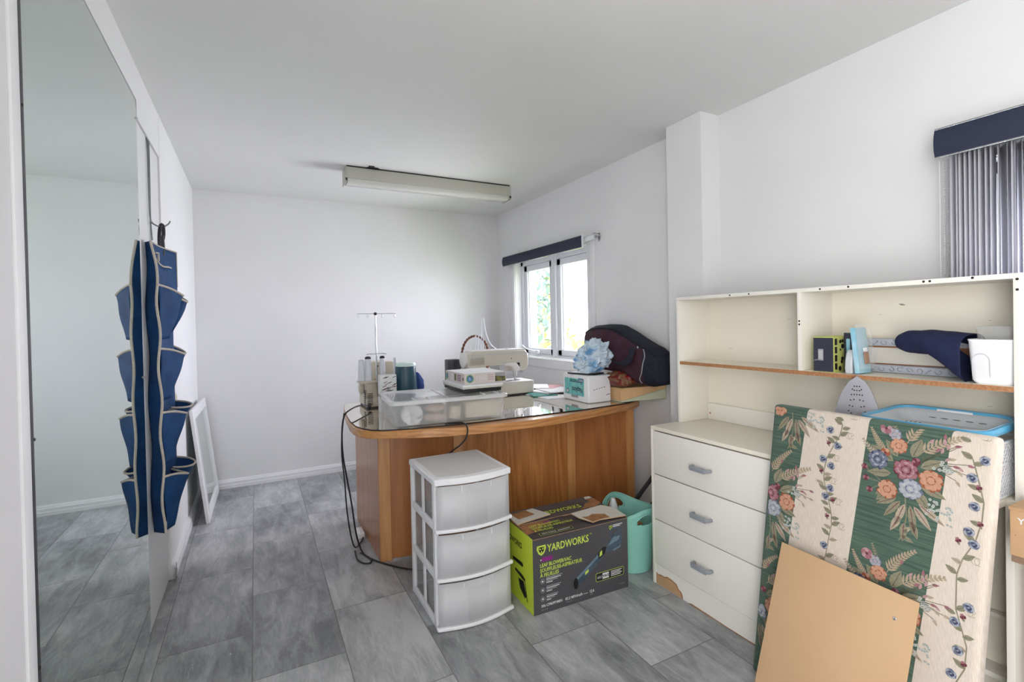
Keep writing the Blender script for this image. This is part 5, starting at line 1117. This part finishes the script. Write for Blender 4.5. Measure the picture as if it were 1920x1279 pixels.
t = thing('laundry_tub', 'sky blue laundry basket with pale perforated inside on the mesh basket', 'laundry basket', (1.77, .68, .856))
X0 = T((1.735, .695, .8555), rx=0) @ Matrix.Diagonal((.8, .96, 1, 1))
b = MB(); R = lambda s_, e=0: rr(-.150 * s_ - e, -.150 * s_ - e, .150 * s_ + e, .150 * s_ + e, .05 * s_ + e)
def rim(pts, z, lift): return [(x, y, z + lift * .4 * max(0, (x / .16)) ** 1.5) for x, y in pts]
def loft3(b, rings, k, caps=(False, False), X=Matrix()):
    V = [[b.bm.verts.new(X @ Vector(p)) for p in r_] for r_ in rings]; n = len(V[0]); i_ = b.mi(k)
    for A_, B_ in zip(V, V[1:]):
        for j in range(n): f = b.bm.faces.new((A_[j], A_[(j + 1) % n], B_[(j + 1) % n], B_[j])); f.material_index = i_
    if caps[0]: f = b.bm.faces.new(V[0][::-1]); f.material_index = i_
    if caps[1]: f = b.bm.faces.new(V[-1]); f.material_index = i_
loft3(b, [rim(R(.80), 0, 0), rim(R(.94), .024, .025), rim(R(.96), .034, .035), rim(R(1.0, .006), .034, .035), rim(R(1.0, .009), .018, .035)], 'blueplastic', (True, False), X0); b.build('outer_shell', t, smooth=50, solid=.002)
b = MB(); loft3(b, [rim(R(.78), .004, 0), rim(R(.90), .022, .022), rim(R(.985), .0355, .034)], 'greyplastic', (True, False), X0)
b.build('inner_liner', t, smooth=50, solid=.001)
for i in range(5): b = MB(); b.lathe([(.007, 0), (.007, .0008)], 'hole', X0 @ T((.08, -.085 + i * .03, .0245)), 12, .7, 1.3); b.build('drain_hole', t)
for i in range(4): b = MB(); b.box((-.0, .055 + i * .012, .0065), (.05, .058 + i * .012, .0085), 'hole', 0, X0); b.build('drain_slot', t)
b = MB(); b.box((.140, -.045, .036), (.1535, .045, .044), 'whiteplastic', .003, X0); b.build('handle_slot', t)

# ------------------------------------------------------------------ upholstered board
TL = Vector((1.540, 1.063, .900)); Uv = Vector((0, -.99997494, -.00707947)); V2 = Vector((-.09290495, .00704885, -.99565003)); Nn = Uv.cross(-V2).normalized()
if Nn.x > 0: Nn = -Nn
LF = Matrix((Uv, -V2, Uv.cross(-V2))).transposed().to_4x4(); LF = Matrix.Translation(TL) @ LF     # local: x right, y up, z towards camera or away
sgn = 1 if LF.to_3x3().col[2].x < 0 else -1
hb = .902; wb = .567; th = .045
bo = bpy.data.objects
b = MB()
# outline skews a little towards the bottom left, like the sagging cover
def sk(x, y): return x + .034 * y
n1 = 14
b.box((0, -hb, -th if sgn > 0 else 0), (wb, 0, 0 if sgn > 0 else th), 'stripe', .018, seg=4)
for v_ in b.bm.verts: v_.co.x = sk(v_.co.x, v_.co.y)
zl = sgn * .0006
def LD(z): return T((0, 0, sgn * z))
def ok(pts):
    for x, y in pts:
        if x < .034 * y + .008 or x > wb + .034 * y - .010 or y > -.006 or y < -hb + .02: return False
    return True
def PP(pts, k, z):
    if ok(pts): b.poly([(x, y, sgn * z) for x, y in pts], k)
def petal(cx, cy, a, r, w, k, z, wob=.15):
    ca, sa = math.cos(a), math.sin(a); pts = []
    for i in range(9):
        q = i / 8; an = -PI / 2 + PI * q; px = r * .35 + r * .65 * math.cos(an) * (1 + wob * math.sin(q * 9)); py = w * math.sin(an); pts.append((cx + px * ca - py * sa, cy + px * sa + py * ca))
    pts.append((cx, cy)); PP(pts, k, z)
def rose(cx, cy, r, ks, seed=0):
    rn = random.Random(seed + int(cx * 999)); z = .0010 + seed * .00012
    for lay, (f, n, k) in enumerate(((1.05, 9, ks[2]), (.98, 8, ks[0]), (.72, 7, ks[1]), (.62, 6, ks[0]), (.42, 5, ks[2]), (.34, 5, ks[0]), (.16, 4, ks[1]))):
        for i in range(n): a = 2 * PI * i / n + lay * .4 + rn.uniform(-.15, .15); petal(cx, cy, a, r * f * rn.uniform(.9, 1.06), r * f * 2.4 / n, k, z + lay * .00010 + i * .000008)
def leaf(x, y, a, l, w, k='f_leaf', z=.0007, vein='f_leafd'):
    ca, sa = math.cos(a), math.sin(a); up_ = [(l * q, w * math.sin(PI * q ** .8)) for q in (0, .15, .3, .5, .7, .85, 1)]; pts = [(x + p * ca - q * sa, y + p * sa + q * ca) for p, q in up_] + [(x + p * ca + q * sa, y + p * sa - q * ca) for p, q in reversed(up_[1:-1])]
    PP(pts, k, z)
    if vein: v_ = [(l * .1, w * .08), (l * .9, w * .05), (l * .9, -w * .05), (l * .1, -w * .12)]; PP([(x + p * ca - q * sa, y + p * sa + q * ca) for p, q in v_], vein, z + .0001)
def stem(pts, w, k='f_leaf', z=.0006):
    for (x, y), (x2, y2) in zip(pts, pts[1:]):
        d_ = math.hypot(x2 - x, y2 - y) or 1; nx, ny = -(y2 - y) / d_ * w, (x2 - x) / d_ * w; PP([(x + nx, y + ny), (x - nx, y - ny), (x2 - nx, y2 - ny), (x2 + nx, y2 + ny)], k, z)
def fern(x, y, a, l, k='f_fern', n=11, curl=0):
    px, py = x, y
    for i in range(n):
        q = i / n; aa = a + curl * q; s_ = l / n; nx, ny = px + s_ * math.cos(aa), py + s_ * math.sin(aa); stem([(px, py), (nx, ny)], .0009, k, .00055)
        for sd in (-1, 1): leaf(nx, ny, aa + sd * .75, l * .23 * (1 - q * .75), l * .028, k, .0006 + .00001 * i, None)
        px, py = nx, ny
def flo(x, y, r, ks, n=5, z=.0012, ph=0):
    for i in range(n): petal(x, y, ph + 2 * PI * i / n, r, r * .55, ks[i % 2], z + i * .00001)
    PP([(x + r * .25 * math.cos(q), y + r * .25 * math.sin(q)) for q in range(6)], ks[2], z + .0002)
MAU = ('f_mauve', 'f_pink', 'f_wine'); PEA = ('f_peach', 'f_peach', 'f_rust'); PAL = ('f_pale', 'f_white', 'f_blue'); BLU = ('f_blue', 'f_pale', 'f_deep')
def bouquet(mx, my):
    B_ = lambda x, y: (mx + x, my - y)
    rn = random.Random(5)
    fern(*B_(-.05, -.035), 2.2, .07, curl=-.2); fern(*B_(.0, -.07), 1.15, .10, curl=-.5); fern(*B_(-.045, .0), 2.5, .085, 'f_tan', curl=-.3)
    fern(*B_(.03, -.05), .75, .11, 'f_fern', curl=-.4); fern(*B_(-.02, -.08), 1.9, .055, 'f_leaf', n=8)
    for i in range(20): a = rn.uniform(-1.0, 1.7); q = rn.uniform(.045, .105); x, y = .035 + q * math.cos(a) * .9, -.035 - q * math.sin(a) * .7; stem([B_(.035, -.03), B_(x, y)], .0007, 'f_leafd', .0005); leaf(*B_(x, y), a + rn.uniform(-.6, .6), .016, .0035, rn.choice(('f_pink', 'f_mauve', 'f_tan')), .0008, None)
    for a, l, w in ((.5, .06, .012), (2.6, .065, .014), (3.3, .06, .012), (2.2, .05, .012), (-2.4, .06, .014), (-.4, .06, .012), (1.2, .055, .014), (4.0, .07, .013), (-.9, .05, .013)):
        leaf(mx + .035 * math.cos(a), my - .01 + .05 * math.sin(a), a, l, w)
    # trailing leaves below
    for a, x, y, l in ((-2.2, -.01, .085, .065), (-1.9, .0, .09, .07), (-1.4, .012, .09, .075), (-.9, .02, .09, .065), (-.6, .03, .08, .07), (-2.6, -.02, .08, .055), (-1.6, .0, .14, .05), (-1.2, .015, .13, .045), (-2.0, -.01, .125, .05)):
        leaf(*B_(x, y), a, l, .009, rn.choice(('f_leaf', 'f_tan', 'f_leaf')), .0007, 'f_wine')
    stem([B_(0, .07), B_(.005, .12), B_(0, .165), B_(-.01, .19)], .0013)
    leaf(*B_(-.005, .175), -.3, .03, .006); leaf(*B_(-.005, .165), .7, .03, .006, 'f_tan')
    for i in range(30): x = rn.uniform(.045, .10); y = rn.uniform(.055, .10) + (x - .045) * .3; flo(*B_(x, y), .0038, ('f_white', 'f_white', 'f_leafd'), 4, .0009)
    for i in range(16): x = rn.uniform(.045, .10); y = -.03 + rn.uniform(-.012, .015) + (x - .045) * .1; flo(*B_(x, y), .0045, ('f_white', 'f_white', 'f_leafd'), 4, .0009)
    for x, y in ((-.095, .045), (-.10, .015), (-.085, .075)): flo(*B_(x, y), .009, ('f_mauve', 'f_wine', 'f_wine'), 4); stem([B_(x, y), B_(-.05, .05)], .0008)
    flo(*B_(.022, -.027), .011, ('f_wine', 'f_mauve', 'f_wine')); flo(*B_(-.05, -.035), .013, ('f_rust', 'f_peach', 'f_wine')); flo(*B_(-.02, .0), .010, ('f_rust', 'f_wine', 'f_wine'))
    flo(*B_(-.05, -.101), .016, ('f_pink', 'f_mauve', 'f_wine'), 6); rose(*B_(-.029, -.088), .017, ('f_pale', 'f_pink', 'f_blue'), 1)
    rose(*B_(-.019, -.060), .022, PEA, 2); rose(*B_(-.067, -.012), .027, ('f_blue', 'f_pale', 'f_deep'), 3); rose(*B_(-.042, .063), .027, PEA, 4); rose(*B_(.055, .014), .029, PEA, 5); rose(*B_(0, 0), .031, MAU, 7); rose(*B_(.011, .047), .029, PAL, 9)
for mx, my in ((.386, -.121), (.352, -.476), (.318, -.83), (.008, -.294), (-.022, -.643), (.068, .052)): bouquet(mx, my)
V1 = [(.225, .006), (.222, .031), (.216, .064), (.203, .089), (.182, .137), (.175, .177), (.176, .206), (.184, .234), (.193, .263), (.202, .3), (.204, .331), (.199, .364), (.191, .429), (.17, .48), (.15, .53), (.148, .58), (.165, .66), (.17, .73), (.15, .80), (.13, .86)]
V2_ = [(.518, .006), (.522, .06), (.536, .117), (.545, .158), (.543, .202), (.532, .255), (.510, .304), (.500, .345), (.501, .429), (.515, .476), (.524, .508), (.522, .561), (.50, .62), (.48, .67), (.478, .75), (.49, .82), (.49, .87)]
def vine(P, fl, rd):
    P = [(x, -y) for x, y in P]; stem(P, .0013, 'f_leaf', .0006); rn = random.Random(2)
    for i, (x, y) in enumerate(P):
        s_ = 1 if i % 2 else -1; leaf(x, y, PI / 2 + s_ * 1.0, .028, .007, z=.0007); leaf(x, y - .012, PI / 2 - s_ * 1.3, .024, .006, rn.choice(('f_leaf', 'f_tan')), z=.00072)
        if i % 2 == 0:   # curled tendril
            c = (x - s_ * .024, y + .004); pts = [(c[0] + .008 * math.cos(q) + .006 * (q > 6.28), c[1] + .009 * math.sin(q)) for q in [k * .52 for k in range(24)]]; stem(pts, .0006, 'f_tan', .0005)
    for x, y in fl: flo(x, -y, .012, ('f_blue', 'f_pale', 'f_deep'), 6, ph=x * 50); flo(x, -y, .007, ('f_deep', 'f_blue', 'f_pale'), 5, .0014)
    for x, y in rd: flo(x, -y, .007, ('f_wine', 'f_mauve', 'f_wine'), 3); leaf(x, -y - .004, -1.2, .008, .003)
vine(V1, ((.188, .052), (.211, .096), (.171, .143), (.195, .159), (.195, .225), (.183, .252), (.185, .398), (.16, .55), (.17, .62)), ((.185, .091), (.167, .179), (.204, .257), (.19, .308)))
vine(V2_, ((.545, .059), (.522, .105), (.528, .172), (.520, .235), (.530, .262), (.525, .414), (.500, .46), (.508, .525), (.497, .586), (.47, .70), (.49, .78)), ((.535, .125), (.54, .21), (.50, .262), (.515, .44), (.52, .55)))
o = b.build('upholstered_board', smooth=40)
o.matrix_world = LF; tag(o, 'large green and cream striped floral tapestry covered board leaning on the dresser', 'upholstered board')

# hardboard sheet in front of it
a_, c_ = Vector((1.462, .985, .480)), Vector((1.462, .622, .466)); dn_ = Vector((-.14, .012, -.455)).normalized(); Lh = .485
uu = (c_ - a_).normalized(); X = Matrix((uu, -dn_, uu.cross(-dn_))).transposed().to_4x4(); X = Matrix.Translation(a_) @ X
b = MB(); b.box((0, -Lh, 0), ((c_ - a_).length, 0, .0035), 'mdf', .0008, X)
b.lathe([(.0045, .0036), (.003, .0048), (0, .005)], 'steel', X @ T((.318, -.062, 0)), 10)
tag(b.build('hardboard_sheet'), 'plain tan hardboard sheet leaning on the floral board', 'board')

# cardboard box on a brown cabinet at the right edge
t = thing('cardboard_box', 'brown cardboard box printed with white letters at the right edge', 'box', (1.70, .40, .60))
b = MB(); b.box((1.602, .28, .607), (1.735, .498, .722), 'kraft', .001); F = frame((1.6012, .498, .607), (0, -1, 0), (0, 0, 1))
b.text('Y E', .019, 'whiteink', F @ T((.014, .080, 0)), .0006); b.text('Y', .016, 'torn', F @ T((.028, .024, 0)), .001); b.disc((.010, .05), .0015, 'torn', F, 8); b.build('carton', t, smooth=0)
b = MB(); b.box((1.600, .27, .716), (1.737, .500, .7235), 'kraft', .001); b.build('top_flap', t)
t = thing('brown_cabinet', 'brown open cabinet supporting the cardboard box at the right edge', 'cabinet', (1.66, .4, 0))
b = MB(); b.box((1.605, .27, .590), (1.734, .497, .606), 'browncab', .001); b.build('top', t)
b = MB(); b.box((1.715, .27, 0), (1.734, .497, .59), 'browncab'); b.build('back_panel', t)
b = MB(); b.box((1.61, .27, 0), (1.715, .285, .59), 'browncab'); b.build('side_panel', t)
